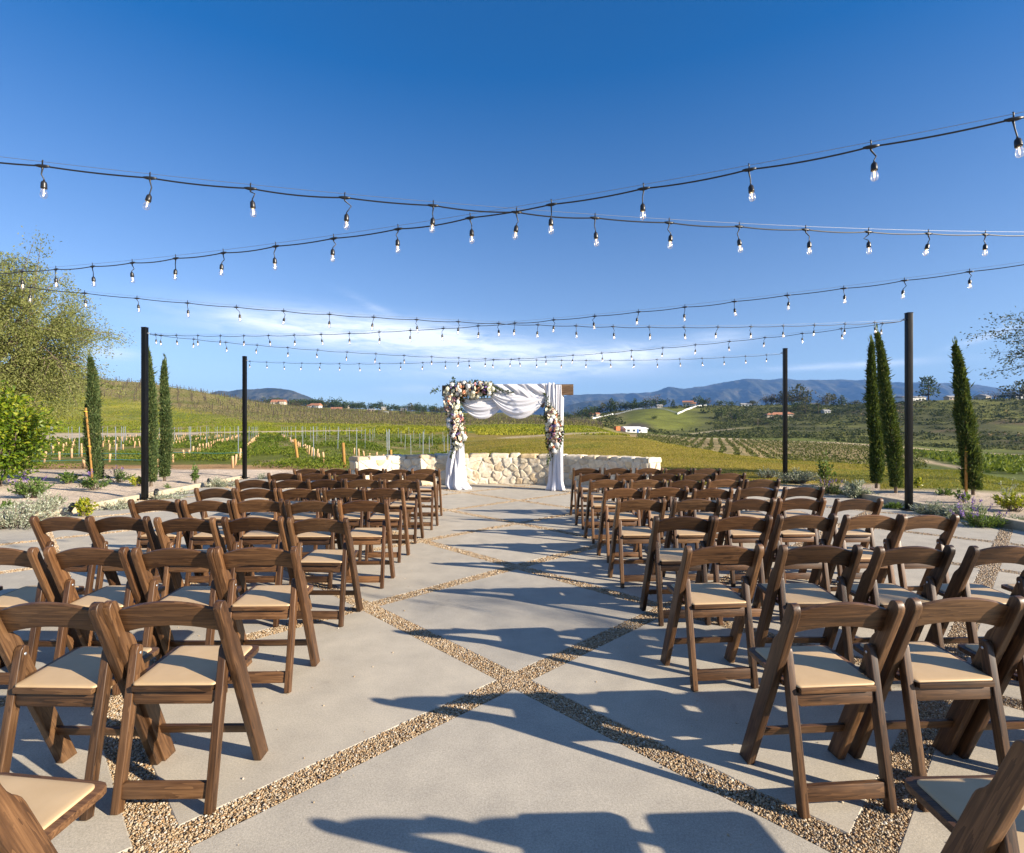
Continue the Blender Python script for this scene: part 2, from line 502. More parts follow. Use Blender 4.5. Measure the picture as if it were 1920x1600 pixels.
    MAT['vine'] = leaf_mat('budding_vines', [(0, (.065, .072, .020)), (.5, (.145, .140, .040)), (1, (.26, .21, .08))], .8, .25, .1)
    MAT['valley_vine'] = leaf_mat('valley_vines', [(0, (.045, .055, .018)), (.5, (.085, .095, .026)), (1, (.15, .14, .05))], .8, .25, .1)
    MAT['tree_a'] = leaf_mat('far_tree_green', [(0, (.018, .034, .010)), (.5, (.038, .062, .018)), (1, (.085, .110, .030))], .8, .2, .1)
    MAT['tree_b'] = leaf_mat('far_tree_olive', [(0, (.045, .048, .018)), (.5, (.085, .080, .032)), (1, (.15, .125, .055))], .8, .2, .1)
    MAT['tree_c'] = leaf_mat('far_tree_bare', [(0, (.10, .075, .055)), (.5, (.17, .125, .10)), (1, (.26, .20, .165))], .9, .1, .1)
    MAT['bark'] = plain('bark', (.16, .12, .085), .9, 0, .4, 14)
    MAT['bark_dark'] = plain('dark_bark', (.07, .05, .035), .9, 0, .4, 14)
    MAT['tube'] = plain('grow_tube_card', (.50, .31, .165), .8, 0, .15, 6)
    MAT['hose'] = plain('teal_hose', (.03, .16, .16), .5)
    MAT['black'] = plain('black_plastic', (.015, .015, .015), .5)
    MAT['tape'] = plain('yellow_tie', (.75, .55, .04), .6)
    MAT['stucco'] = plain('cream_stucco', (.62, .54, .43), .9, 0, .08, .6)
    MAT['stucco_tan'] = plain('tan_stucco', (.52, .40, .29), .9, 0, .08, .6)
    MAT['stucco_white'] = plain('white_stucco', (.74, .73, .71), .9, 0, .06, .6)
    MAT['tiles'] = plain('terracotta_tiles', (.40, .17, .085), .85, 0, .25, 1.4)
    MAT['roof_grey'] = plain('grey_shingles', (.36, .34, .32), .9, 0, .2, 1.4)
    MAT['window'] = plain('dark_window', (.03, .04, .055), .15)
    MAT['blue_cover'] = plain('blue_cover', (.06, .17, .50), .5)
    MAT['orange_box'] = plain('orange_paint', (.70, .20, .05), .6, 0, .1, 1)
    MAT['white_paint'] = plain('white_paint', (.80, .79, .76), .6, 0, .05, 2)
    cols = {'cream': (.82, .78, .60), 'white': (.86, .86, .82), 'peach': (.80, .43, .27), 'coral': (.70, .27, .15), 'pink': (.60, .30, .36), 'lilac': (.30, .19, .48), 'blush': (.84, .64, .52)}
    for k, c in cols.items():
        m, nt, b = new_mat('petals_' + k)
        col = nt.ramp(nt.attr('rnd'), [(0, tuple(x * .72 for x in c)), (1, tuple(min(.92, x * 1.08) for x in c))])
        setp(b, nt, Base_Color=col, Roughness=.65, Specular_IOR_Level=.2)
        MAT['petal_' + k] = m


make_mats()
# ---------------------------------------------------------------- terrain: (depth, photo height of the ground there) down each sight column
FL = 'f'   # flat at z = 0


def flat(d): return 800 + F_PX * CAM_H / d


TCOLS = {
    -900: [(60, flat(60)), (95, 812), (160, 775), (230, 715), (270, 690), (340, 720), (700, 770), (2500, 795), (9000, 800)],
    0: [(70, flat(70)), (93, 815), (115, 808), (160, 776), (220, 730), (258, 692), (340, 720), (700, 765), (2500, 795), (9000, 800)],
    135: [(70, flat(70)), (93, 815), (115, 809), (160, 782), (220, 738), (260, 705), (340, 730), (700, 765), (2500, 795), (9000, 800)],
    263: [(72, flat(72)), (95, 814), (118, 808), (160, 788), (220, 749), (270, 714), (350, 740), (700, 765), (2500, 795), (9000, 800)],
    394: [(75, flat(75)), (98, 812), (122, 806), (165, 792), (220, 764), (280, 736), (360, 752), (640, 762), (2500, 795), (9000, 800)],
    506: [(78, flat(78)), (100, 811), (125, 806), (170, 794), (230, 775), (300, 757), (380, 765), (600, 757), (680, 768), (2500, 795), (9000, 800)],
    600: [(80, flat(80)), (100, 810), (130, 803), (180, 792), (240, 779), (310, 767.5), (400, 774), (600, 763.5), (700, 770), (2500, 795), (9000, 800)],
    640: [(60, flat(60)), (80, flat(80)), (100, 809), (130, 802.5), (183, 792.5), (245, 780.5), (313, 770), (410, 776), (600, 765), (710, 772), (2500, 795), (9000, 800)],
    690: [(17, 884), (26, 860), (45, 836), (62, 825), (80, 816.5), (100, 808), (130, 802), (185, 793), (250, 782), (315, 772), (420, 778), (600, 767), (720, 774), (2500, 795), (9000, 800)],
    760: [(15.5, 892), (22, 872), (40, 853), (58, 833), (75, 818), (100, 806), (135, 802), (190, 795), (255, 785), (325, 776.5), (430, 780), (600, 770), (720, 776), (2500, 796), (9000, 800)],
    850: [(15.5, 892), (22, 874), (40, 855), (58, 836), (76, 820), (100, 806), (140, 803), (190, 796), (255, 788), (330, 780), (450, 784), (600, 773), (720, 779), (2500, 796), (9000, 800)],
    950: [(20, 868), (40, 838), (70, 821), (95, 812), (115, 803), (150, 799), (200, 794), (260, 786), (330, 777), (450, 782), (650, 774), (800, 780), (2500, 796), (9000, 800)],
    1050: [(20, 868), (40, 836), (70, 820), (92, 812), (115, 804), (150, 800), (200, 796), (260, 790), (320, 785), (450, 788), (600, 781), (800, 784), (2500, 797), (9000, 800)],
    1110: [(20, 869), (40, 835), (70, 819), (95, 812), (120, 803), (150, 800), (190, 799), (250, 796), (320, 792), (430, 785), (560, 774), (800, 782), (2500, 797), (9000, 800)],
    1170: [(20, 869), (40, 836), (75, 818), (90, 814.5), (130, 822), (200, 815), (245, 811.5), (290, 807), (350, 793), (420, 778), (470, 768), (700, 780), (2500, 797), (9000, 800)],
    1215: [(20, 869), (40, 837), (68, 821), (110, 832), (170, 820), (245, 812), (290, 804), (350, 787), (410, 772), (455, 764.5), (700, 778), (2500, 797), (9000, 800)],
    1270: [(20, 870), (35, 844), (50, 833), (90, 842), (130, 834), (200, 822), (260, 816), (310, 806), (370, 785), (420, 770), (455, 761), (700, 776), (2500, 797), (9000, 800)],
    1320: [(18, 877), (28, 853), (38, 842), (75, 853), (115, 841), (200, 823), (260, 817), (310, 802), (370, 783), (420, 769), (450, 760), (700, 776), (2500, 797), (9000, 800)],
    1395: [(17, 881), (24, 862), (29, 855), (60, 870), (105, 850), (200, 825), (260, 818), (320, 800), (380, 781), (430, 766), (455, 759.5), (700, 776), (2500, 797), (9000, 800)],
    1465: [(15, 892), (20, 872), (26, 862), (55, 880), (95, 864), (200, 828), (260, 819), (320, 800), (390, 778), (455, 758.5), (700, 775), (2500, 797), (9000, 800)],
    1560: [(14, 900), (18, 880), (23, 867), (50, 885), (85, 870), (190, 832), (250, 822), (310, 800), (380, 776), (440, 761), (700, 775), (2500, 797), (9000, 800)],
    1633: [(13, 907), (17, 884), (21, 872), (48, 890), (80, 875), (180, 838), (235, 826), (290, 802), (340, 776), (390, 754), (600, 770), (2500, 797), (9000, 800)],
    1714: [(12, 914), (16, 889), (20, 880), (46, 895), (78, 879), (165, 845), (220, 832), (280, 800), (325, 772), (360, 751), (600, 770), (2500, 797), (9000, 800)],
    1805: [(11, 925), (15, 894), (19, 882), (45, 900), (78, 879), (150, 852), (205, 840), (260, 806), (310, 774), (350, 748), (600, 770), (2500, 797), (9000, 800)],
    1920: [(10, 938), (13.5, 916), (17, 906), (40, 915), (70, 886), (130, 858), (185, 846), (245, 810), (300, 774), (350, 746), (600, 770), (2500, 797), (9000, 800)],
    2800: [(10, 938), (14, 910), (17, 905), (40, 915), (70, 886), (130, 858), (185, 846), (245, 810), (300, 770), (350, 742), (600, 770), (2500, 797), (9000, 800)],
}
LD0, LD1, NLD = math.log(.3), math.log(9000.), 520
_ld = np.linspace(LD0, LD1, NLD); _dd = np.exp(_ld)
_px = np.arange(-900, 2801, 10.0)
_tab = []
for cx in sorted(TCOLS):
    pts = TCOLS[cx]
    d0, y0 = pts[0]
    z0 = CAM_H + (CY - y0) * d0 / F_PX
    ds = [0.3, 9.0 if d0 > 9.5 else d0 * .9] + [p[0] for p in pts]
    zs = [0.0, 0.0] + [CAM_H + (CY - y) * d / F_PX for d, y in pts]
    z = np.interp(_dd, ds, zs)
    k = np.exp(-np.linspace(-2, 2, 9) ** 2); k /= k.sum()
    z = np.convolve(np.pad(z, 4, mode='edge'), k, mode='valid')
    _tab.append(z)
_tab = np.array(_tab)
_cxs = np.array(sorted(TCOLS), dtype=float)
_T = np.stack([np.interp(_px, _cxs, _tab[:, j]) for j in range(NLD)], 1)      # (px, depth)
_k = np.exp(-np.linspace(-2, 2, 9) ** 2); _k /= _k.sum()
_Tp = np.pad(_T, ((4, 4), (0, 0)), mode='edge')
_T = sum(_k[i] * _Tp[i:i + len(_px)] for i in range(9))

PATIO = [(-7.18, -5.0), (6.98, -5.0), (6.98, 9.2), (6.86, 12.7), (5.2, 13.9), (2.6, 14.1), (-2.6, 14.2), (-5.2, 14.9), (-7.45, 14.75), (-7.25, 10.2)]


def in_patio(x, y, grow=0.0):
    """signed: >0 inside (convex polygon)"""
    r = np.full(np.shape(x), 1e9)
    n = len(PATIO)
    for i in range(n):
        (x0, y0), (x1, y1) = PATIO[i], PATIO[(i + 1) % n]
        L = math.hypot(x1 - x0, y1 - y0)
        r = np.minimum(r, ((x1 - x0) * (y - y0) - (y1 - y0) * (x - x0)) / L)
    return r + grow


def H(x, y):
    """ground height at world x, y (arrays)"""
    x = np.asarray(x, float); y = np.asarray(y, float)
    yy = np.maximum(y, .31)
    px = np.clip(CX + F_PX * x / yy, -900, 2799.9)
    fi = (px + 900) / 10.0; i = fi.astype(int); u = fi - i
    i1 = np.minimum(i + 1, len(_px) - 1)
    fj = np.clip((np.log(yy) - LD0) / (LD1 - LD0) * (NLD - 1), 0, NLD - 1.001); j = fj.astype(int); v = fj - j
    z = (_T[i, j] * (1 - u) + _T[i1, j] * u) * (1 - v) + (_T[i, j + 1] * (1 - u) + _T[i1, j + 1] * u) * v
    a = np.clip((y - 14) / 300, 0, 1) * .9 + np.clip((y - 7) / 12, 0, 1) * .03
    z = z + a * fbm2(x / 23., y / 31., 3, 5) + np.clip((y - 9) / 10, 0, 1) * .025 * fbm2(x / 1.3, y / 1.3, 8, 3)
    ins = in_patio(x, y, .12)
    z = np.where(ins > 0, np.minimum(z, -.06), z + np.clip(-ins, 0, 1) * .05 * (y < 17))
    z = np.where(ins > 1.0, -.15, z)
    return z


def Hs(x, y): return float(H(np.array([x]), np.array([y]))[0])


def lerp3(a, b, t): return a * (1 - t[..., None]) + np.asarray(b) * t[..., None]


def sstep(a, b, x):
    t = np.clip((x - a) / (b - a), 0, 1)
    return t * t * (3 - 2 * t)


def road_l(px, yp, y):
    q = np.abs(yp - np.interp(px, [0, 160, 262, 394, 520, 670], [819, 818, 815, 812.3, 810.5, 808.2])) / np.interp(px, [0, 160, 262, 394, 670], [6.5, 6, 3, 2.2, 1.7])
    return sstep(1.15, .8, q) * sstep(690, 664, px) * (y > 46) * (y < 130)


def cover(x, y, z):
    """land cover (own colour of the ground) at arrays x, depth y"""
    px = CX + F_PX * x / np.maximum(y, .3)
    yp = CY - (z - CAM_H) * F_PX / np.maximum(y, .3)
    n1 = fbm2(x / 6, y / 9, 21, 4); n2 = fbm2(x / 1.2, y / 1.8, 22, 4); n3 = fbm2(x / 28, y / 38, 23, 4)
    c = np.zeros(x.shape + (3,)) + (.17, .16, .035)
    # lawn: gold with green drifts
    lawn = lerp3(np.zeros(x.shape + (3,)) + (.262, .192, .034), (.135, .142, .02), sstep(-.05, .5, n1 + .45 * n2 + .55 * sstep(1380, 1780, px)))
    lawn = lerp3(lawn, (.33, .235, .085), sstep(.2, .55, n3 + .35 * n1) * .7)
    c = np.where((y < 90)[..., None], lawn, c)
    # left: young vineyard ground, weedy green with bare lines
    yv = lerp3(np.zeros(x.shape + (3,)) + (.135, .150, .026), (.27, .195, .09), sstep(-.05, .45, n2 + .4 * n1) * .8)
    wl = sstep(870, 800, px + 25 * n1)
    wl = wl * sstep(88, 80, y)
    c = lerp3(c, yv, wl * (y > 15)) if False else c * (1 - (wl * (y > 15))[..., None]) + yv * (wl * (y > 15))[..., None]
    # hill on the left: bright grass low, vineyard soil above
    hg = lerp3(np.zeros(x.shape + (3,)) + (.25, .225, .042), (.13, .155, .024), sstep(-.25, .4, n3 + .3 * n1))
    hg = lerp3(hg, (.30, .25, .03), sstep(.25, .6, n1 - .3 * n3))
    hg = lerp3(hg, (.20, .15, .075), sstep(.12, .45, fbm2(x / 19, y / 12, 37, 4)) * sstep(100, 120, y) * .75)
    hl = sstep(86, 92, y) * sstep(1190, 1100, px)
    c = c * (1 - hl[..., None]) + hg * hl[..., None]
    top = np.interp(px, [0, 135, 263, 394, 470, 560, 700, 850, 1000, 1100], [232, 222, 208, 190, 172, 160, 158, 160, 165, 170])
    vy = sstep(-14, 10, y - top + 10 * n1) * sstep(1160, 1090, px) * (y < 420)
    soil = lerp3(np.zeros(x.shape + (3,)) + (.225, .180, .075), (.165, .165, .042), sstep(-.3, .4, n1 + n2 * .5))
    c = c * (1 - vy[..., None]) + soil * vy[..., None]
    gb = sstep(.0, .5, fbm2(x / 14, y / 5, 31, 3)) * sstep(84, 95, y) * sstep(160, 130, y) * sstep(560, 640, px) * sstep(1130, 1050, px)
    c = lerp3(c, (.055, .115, .012), gb * .8)
    # dirt road at the foot of the hill
    rd = road_l(px, yp, y)
    c = lerp3(c, (.46, .37, .245), rd)
    rd = np.exp(-((yp - np.interp(px, [930, 1000, 1070, 1160], [822, 818, 813.5, 812])) / 1.4) ** 2) * sstep(925, 960, px) * sstep(1165, 1150, px) * (y > 50) * (y < 125)
    c = lerp3(c, (.46, .36, .22), np.clip(rd * 1.2, 0, 1))
    # right valley
    brow = np.interp(px, [1100, 1170, 1215, 1270, 1320, 1395, 1465, 1560, 1633, 1714, 1805, 1920], [115, 95, 76, 56, 43, 34, 30, 27, 25, 24, 24, 22])
    rv = sstep(1120, 1180, px) * sstep(0, 3, y - brow)
    vs = lerp3(np.zeros(x.shape + (3,)) + (.32, .235, .115), (.16, .16, .04), sstep(-.2, .5, n1) * .6)
    c = c * (1 - rv[..., None]) + vs * rv[..., None]
    rt = np.interp(px, [1170, 1320, 1465, 1633, 1714, 1805, 1920], [205, 200, 200, 180, 165, 150, 130])
    gr = sstep(1640, 1700, px) * rv * sstep(rt + 2, rt - 2, y)
    c = lerp3(c, (.075, .105, .018), gr * .85)
    # far slopes
    fs = sstep(1130, 1190, px) * sstep(-2, 8, y - rt)
    br = lerp3(np.zeros(x.shape + (3,)) + (.085, .085, .028), (.15, .15, .035), sstep(-.3, .3, n3))
    br = lerp3(br, (.15, .105, .058), sstep(.05, .5, fbm2(x / 45, y / 30, 41, 4)) * sstep(1480, 1660, px))
    c = c * (1 - fs[..., None]) + br * fs[..., None]
    gm = np.exp(-(((px - 1222) / 55) ** 2 + ((y - 385) / 75) ** 2)) + np.exp(-(((px - 1275) / 45) ** 2 + ((y - 350) / 60) ** 2)) * .7
    c = lerp3(c, (.165, .175, .03), np.clip(gm * 1.3, 0, 1) * sstep(1150, 1180, px))
    c = lerp3(c, (.135, .155, .03), sstep(8, 20, y - rt) * sstep(62, 40, y - rt) * sstep(1180, 1250, px) * sstep(-.3, .3, n3 + .3) * .8)
    c = lerp3(c, (.47, .36, .22), np.exp(-((y - rt - 8) / 8.) ** 4) * sstep(1180, 1230, px))
    l2 = np.interp(px, [1640, 1685, 1805, 1842, 1920, 2000], [160, 118, 78, 46, 24, 18])
    w2 = np.maximum(l2 * .055, 1.1)
    c = lerp3(c, (.50, .38, .23), np.exp(-((y - l2) / w2) ** 2) * sstep(1640, 1680, px) * .95)
    c = lerp3(c, (.45, .36, .24), np.exp(-((yp - np.interp(px, [1180, 1260, 1390, 1470], [824, 818, 803, 800])) / 1.1) ** 2) * sstep(1200, 1240, px) * sstep(1420, 1360, px) * (y > 200) * (y < 330) * .7)
    c = lerp3(c, (.10, .075, .065), np.exp(-(((px - 1195) / 26) ** 2 + ((yp - 800) / 7) ** 2) ** 2) * (y > 255) * (y < 340) * .8)
    # far plain
    fp = sstep(520, 800, y)
    c = lerp3(c, (.075, .085, .04), fp)
    # planting beds
    e = in_patio(x, y)
    mul = np.zeros(x.shape + (3,)) + (.60, .48, .365)
    mul = mul * (1 + .18 * n2[..., None])
    lb = (x < -4.5) * sstep(17.0, 16.0, y + 1.6 * n1) * (y > 1) * sstep(640, 560, px)
    c = c * (1 - lb[..., None]) + mul * lb[..., None]
    ds = (x < -2.4) * sstep(15.9, 16.6, y + 1.2 * n1) * sstep(19.2, 18.2, y + 1.6 * n1 + 1.2 * n2) * sstep(670, 600, px)
    c = lerp3(c, (.40, .235, .115), np.clip(ds, 0, 1) * .9)
    rb = (x > 5) * sstep(11.6, 10.6, y + .5 * n1 - np.where(px < 1650, 1.2, 0)) * (e < .2)
    c = c * (1 - rb[..., None]) + mul * .93 * rb[..., None]
    return np.clip(c, .01, .9)


def build_terrain():
    cols = np.concatenate([[-9000, -5500, -3600, -2400, -1700, -1300, -1000, -800, -650, -500, -380, -280, -190, -110, -50],
                           np.arange(0, 1921, 3.2), [1970, 2030, 2110, 2200, 2300, 2420, 2570, 2720, 2920, 3220, 3620, 4320, 5520, 7420, 11000]])
    rows = np.exp(np.concatenate([np.linspace(math.log(.3), math.log(6), 40)[:-1], np.linspace(math.log(6), math.log(600), 430)[:-1], np.linspace(math.log(600), math.log(9000), 60)]))
    # denser grid close to the patio edges
    D, PX = np.meshgrid(rows, cols, indexing='ij')
    X = (PX - CX) * D / F_PX
    Z = H(X, D)
    C = cover(X, D, Z)
    nr, nc = D.shape
    V = np.stack([X, D, Z], -1).reshape(-1, 3)
    i = np.arange(nr - 1)[:, None] * nc + np.arange(nc - 1)[None]
    Fq = np.stack([i, i + 1, i + nc + 1, i + nc], -1).reshape(-1, 4)
    b = len(V)
    V = np.concatenate([V, [(-260, -90, -.15), (260, -90, -.15), (260, .3, -.15), (-260, .3, -.15)]])
    Fq = np.concatenate([Fq, [[b, b + 1, b + 2, b + 3]]])
    Ca = np.concatenate([C.reshape(-1, 3), np.zeros((4, 3)) + (.3, .25, .12)])
    Ca = np.concatenate([Ca, np.ones((len(Ca), 1))], 1)
    me = np_mesh('ground', V, Fq, MAT['land'], smooth=True, attrs={'cover': Ca})
    o = link('ground', me); tag(o, kind='structure')


build_terrain()


def build_mountains():
    def range_(name, sil, d0, d1, d2, seed, amp, px0, px1, front=.3):
        pxs = np.arange(px0, px1, 2.5)
        ds = np.concatenate([np.linspace(d0, d1, 110), np.linspace(d1, d2, 14)[1:]])
        D, P = np.meshgrid(ds, pxs, indexing='ij')
        X = (P - CX) * D / F_PX
        sx = [p[0] for p in sil]; sy = [p[1] for p in sil]
        crest = CAM_H + (CY - np.interp(P, sx, sy)) * d1 / F_PX
        t = (D - d0) / (d1 - d0)
        base = np.where(t < 1, np.clip(t, 0, 1) ** 1.25, 1 - .35 * (t - 1) / max((d2 - d1) / (d1 - d0), 1e-6))
        rid = 1 - np.abs(fbm2(X / (amp * 3.2), D / (amp * 8.0), seed, 5, 2.1, .55)) * 2.2
        rid2 = 1 - np.abs(fbm2(X / (amp * .8) + D / (amp * 6), D / (amp * 3.), seed + 9, 4)) * 2
        g = np.clip(4 * t * (1 - t), 0, 1) ** .7
        Z = crest * (base + g * (.40 * (rid - .6) + .15 * (rid2 - .55)))
        Z = Z + crest * .018 * fbm2(X / (amp * .22), D * 0, seed + 3, 4) * np.clip(t, 0, 1)
        Z = np.maximum(Z, -8)
        Z[0] = -20
        nr, nc = D.shape
        V = np.stack([X, D, Z], -1).reshape(-1, 3)
        i = np.arange(nr - 1)[:, None] * nc + np.arange(nc - 1)[None]
        Fq = np.stack([i, i + 1, i + nc + 1, i + nc], -1).reshape(-1, 4)
        o = link(name, np_mesh(name, V, Fq, MAT['mountain'], smooth=True)); tag(o, kind='structure')
    range_('mountains', [(880, 768), (960, 752), (1052, 743), (1077, 740), (1132, 739), (1180, 738.5), (1220, 737), (1252, 727), (1282, 729), (1320, 724), (1357, 717), (1402, 711), (1445, 712), (1477, 710), (1500, 713),
            (1585, 712), (1634, 715), (1695, 719), (1756, 718), (1812, 720), (1846, 724), (1886, 730), (1930, 735), (2010, 738), (2200, 748), (2500, 752)], 4300, 6600, 8200, 51, 330, 860, 2500)
    range_('mountains', [(1000, 790), (1045, 770), (1075, 757), (1100, 752), (1140, 750), (1190, 757), (1240, 764), (1300, 771), (1400, 783), (1480, 790)], 3300, 4150, 4700, 77, 160, 1000, 1480)
    range_('mountains', [(300, 775), (360, 752), (394, 738), (410, 733), (428, 735), (446, 731), (467, 731), (493, 729), (505, 727.5), (519, 728), (537, 731), (558, 737), (579, 745), (597, 752), (621, 757), (660, 764), (720, 778)], 2900, 3900, 4600, 91, 190, 300, 722)
    range_('mountains', [(730, 776), (752, 768), (766, 763), (778, 764.5), (790, 762.5), (806, 766), (830, 773), (860, 778)], 6400, 7600, 8300, 95, 220, 730, 860)


build_mountains()
# ---------------------------------------------------------------- patio
GRID0 = Vector((0.012, 2.944, 0)); HALF = 1.19; GAP = .128; GROT = R(-.9)


def clip_poly(poly, clip):
    out = list(poly)
    for i in range(len(clip)):
        a, b = clip[i], clip[(i + 1) % len(clip)]
        if not out: return []
        inp, out = out, []

        def side(p): return (b[0] - a[0]) * (p[1] - a[1]) - (b[1] - a[1]) * (p[0] - a[0])
        for j in range(len(inp)):
            p, q = inp[j], inp[(j + 1) % len(inp)]
            sp, sq = side(p), side(q)
            if sp >= 0: out.append(p)
            if (sp >= 0) != (sq >= 0):
                t = sp / (sp - sq)
                out.append((p[0] + (q[0] - p[0]) * t, p[1] + (q[1] - p[1]) * t))
    return out


def grid_pt(u, v):
    """lattice point: u to the right-forward, v to the left-forward"""
    x = (u - v) * HALF; y = (u + v) * HALF
    c, s = math.cos(GROT), math.sin(GROT)
    return (GRID0.x + x * c - y * s, GRID0.y + x * s + y * c)


def build_patio():
    mb = MB(); rr = []
    g = GAP / (2 * HALF * math.sqrt(2)) * 1.0
    rng = np.random.RandomState(5)
    for u in range(-12, 14):
        for v in range(-12, 14):
            q = [grid_pt(u + g, v + g), grid_pt(u + 1 - g, v + g), grid_pt(u + 1 - g, v + 1 - g), grid_pt(u + g, v + 1 - g)]
            q = clip_poly(q, PATIO)
            if len(q) < 3: continue
            ar = abs(sum(q[i][0] * q[(i + 1) % len(q)][1] - q[(i + 1) % len(q)][0] * q[i][1] for i in range(len(q)))) / 2
            if ar < .004: continue
            n = len(q)
            c = (sum(p[0] for p in q) / n, sum(p[1] for p in q) / n)
            # chamfered rim
            ins = []
            for p in q:
                dx, dy = c[0] - p[0], c[1] - p[1]; L = math.hypot(dx, dy); k = min(.009 / L, .4)
                ins.append((p[0] + dx * k, p[1] + dy * k))
            dz = rng.uniform(-.0012, .0012)
            vs = [(p[0], p[1], -.10) for p in q] + [(p[0], p[1], -.005 + dz) for p in q] + [(p[0], p[1], dz) for p in ins]
            fs = [tuple(range(2 * n, 3 * n))]
            for i in range(n):
                j = (i + 1) % n
                fs += [(i, j, n + j, n + i), (n + i, n + j, 2 * n + j, 2 * n + i)]
            mb.add(vs, fs); rr += [rng.uniform(0, 1)] * (3 * n)
    me = mb.mesh('patio', MAT['concrete'])
    a = me.attributes.new('rnd', 'FLOAT', 'POINT'); a.data.foreach_set('value', np.array(rr, dtype=np.float32))
    o = link('patio', me); tag(o, kind='structure')
    # gravel base sheet below the slabs' tops
    n = len(PATIO)
    me = np_mesh('gravel_bed', [(x, y, -.009) for x, y in PATIO], np.array([list(range(n))]), MAT['gravel'])
    tag(link('gravel_strips', me), kind='structure')
    # pebbles
    rng = np.random.RandomState(11)
    P = []
    for k in range(-14, 16):
        for fam in (0, 1):
            a = grid_pt(k, -14) if fam == 0 else grid_pt(-14, k)
            b = grid_pt(k, 15) if fam == 0 else grid_pt(15, k)
            a = np.array(a); b = np.array(b); L = np.linalg.norm(b - a); t = (b - a) / L; nrm = np.array([-t[1], t[0]])
            m = int(L * GAP * 52000)
            s = rng.uniform(0, L, m); w = rng.uniform(-.5, .5, m) * (GAP + .004)
            q = a + s[:, None] * t + w[:, None] * nrm
            d = q[:, 1]
            keep = (d > .75) & (d < 15) & (in_patio(q[:, 0], d) > .01) & (np.abs(q[:, 0]) < d * .99 + .3)
            dens = np.clip((3.2 / np.maximum(d, .1)) ** 1.7, .06, 1)
            keep &= rng.uniform(0, 1, m) < dens
            P.append(np.column_stack([q[keep], np.clip(1 / np.sqrt(dens[keep]), 1, 2.6)]))
    P = np.concatenate(P)
    # a few strays kicked onto the slabs
    m = 520
    q = np.column_stack([rng.uniform(-3.5, 3.5, m), rng.uniform(1.3, 6, m)])
    q = q[np.abs(q[:, 0]) > .75 - .3 * rng.uniform(0, 1, len(q))]
    stray = np.column_stack([q, np.full(len(q), 1.05)])
    zz = np.concatenate([rng.uniform(-.008, .0005, len(P)), np.full(len(stray), .002)])
    P = np.concatenate([P, stray])
    # low poly pebble
    bm = bmesh.new(); bmesh.ops.create_cube(bm, size=1.0); bmesh.ops.subdivide_edges(bm, edges=bm.edges[:], cuts=1, use_grid_fill=True)
    bv = unit(np.array([v.co[:] for v in bm.verts])) * .5
    bf = np.array([[v.index for v in f.verts] for f in bm.faces]); bm.free()
    N = len(P)
    size = rng.gamma(9, .0061 / 9, N).clip(.004, .016) * P[:, 2]
    ax = rng.uniform(.75, 1.3, (N, 3)) * np.array([1, 1, .72])
    ang = rng.uniform(0, 2 * math.pi, N); tl = rng.normal(0, .3, N)
    v = bv[None] * ax[:, None] * size[:, None, None]
    x = v[..., 0].copy(); z = v[..., 2].copy()
    v[..., 0] = x * np.cos(tl)[:, None] - z * np.sin(tl)[:, None]; v[..., 2] = x * np.sin(tl)[:, None] + z * np.cos(tl)[:, None]
    x = v[..., 0].copy(); y = v[..., 1].copy()
    v[..., 0] = x * np.cos(ang)[:, None] - y * np.sin(ang)[:, None]; v[..., 1] = x * np.sin(ang)[:, None] + y * np.cos(ang)[:, None]
    v = v + np.column_stack([P[:, :2], zz])[:, None]
    Fq = (bf[None] + (np.arange(N) * len(bv))[:, None, None]).reshape(-1, 4)
    me = np_mesh('pebbles', v.reshape(-1, 3), Fq, MAT['pebble'], smooth=True, attrs={'rnd': np.repeat(rng.uniform(0, 1, N), len(bv))})
    tag(link('pebbles', me), kind='stuff', label='tan pea gravel filling the joints between the concrete slabs', cat='gravel')
    # curbs
    def curb(pts, label):
        mb = MB(); w = .15
        P_ = [Vector(p) for p in pts]
        for i in range(len(P_)):
            t = (P_[min(i + 1, len(P_) - 1)] - P_[max(i - 1, 0)]).normalized(); nr = Vector((-t.y, t.x, 0))
            h = P_[i].z; p = Vector((P_[i].x, P_[i].y, 0))
            mb.v += [tuple(p - Vector((0, 0, .12))), tuple(p + Vector((0, 0, h))), tuple(p + nr * w + Vector((0, 0, h))), tuple(p + nr * w - Vector((0, 0, .12)))]
        n = len(P_)
        for i in range(n - 1):
            a = 4 * i; b = a + 4
            for k in range(4): mb.f.append((a + k, a + (k + 1) % 4, b + (k + 1) % 4, b + k))
        mb.f.append((0, 1, 2, 3)); mb.f.append(tuple(4 * (n - 1) + k for k in (3, 2, 1, 0)))
        mb.g = list(mb.v); mb.mi = [0] * len(mb.f); mb.sm = [False] * len(mb.f)
        o = mb.build('curb', MAT['curb'], bevel=.008); tag(o, label, 'curb', 'concrete curbs round the patio')
    curb([(-7.2, 2.0, .10), (-7.21, 6, .10), (-7.23, 8.0, .11), (-7.27, 10.0, .10), (-7.34, 12.0, .09), (-7.47, 14.7, .07)], 'low tan concrete curb beside the gravel bed with the olive tree')
    curb([(6.9, 12.75, .05), (6.97, 11, .08), (7.0, 9.2, .11), (7.0, 7.2, .12), (7.0, 5.0, .12), (7.0, 2.0, .12)], 'low grey concrete curb beside the bed of silver shrubs and lavender')


build_patio()
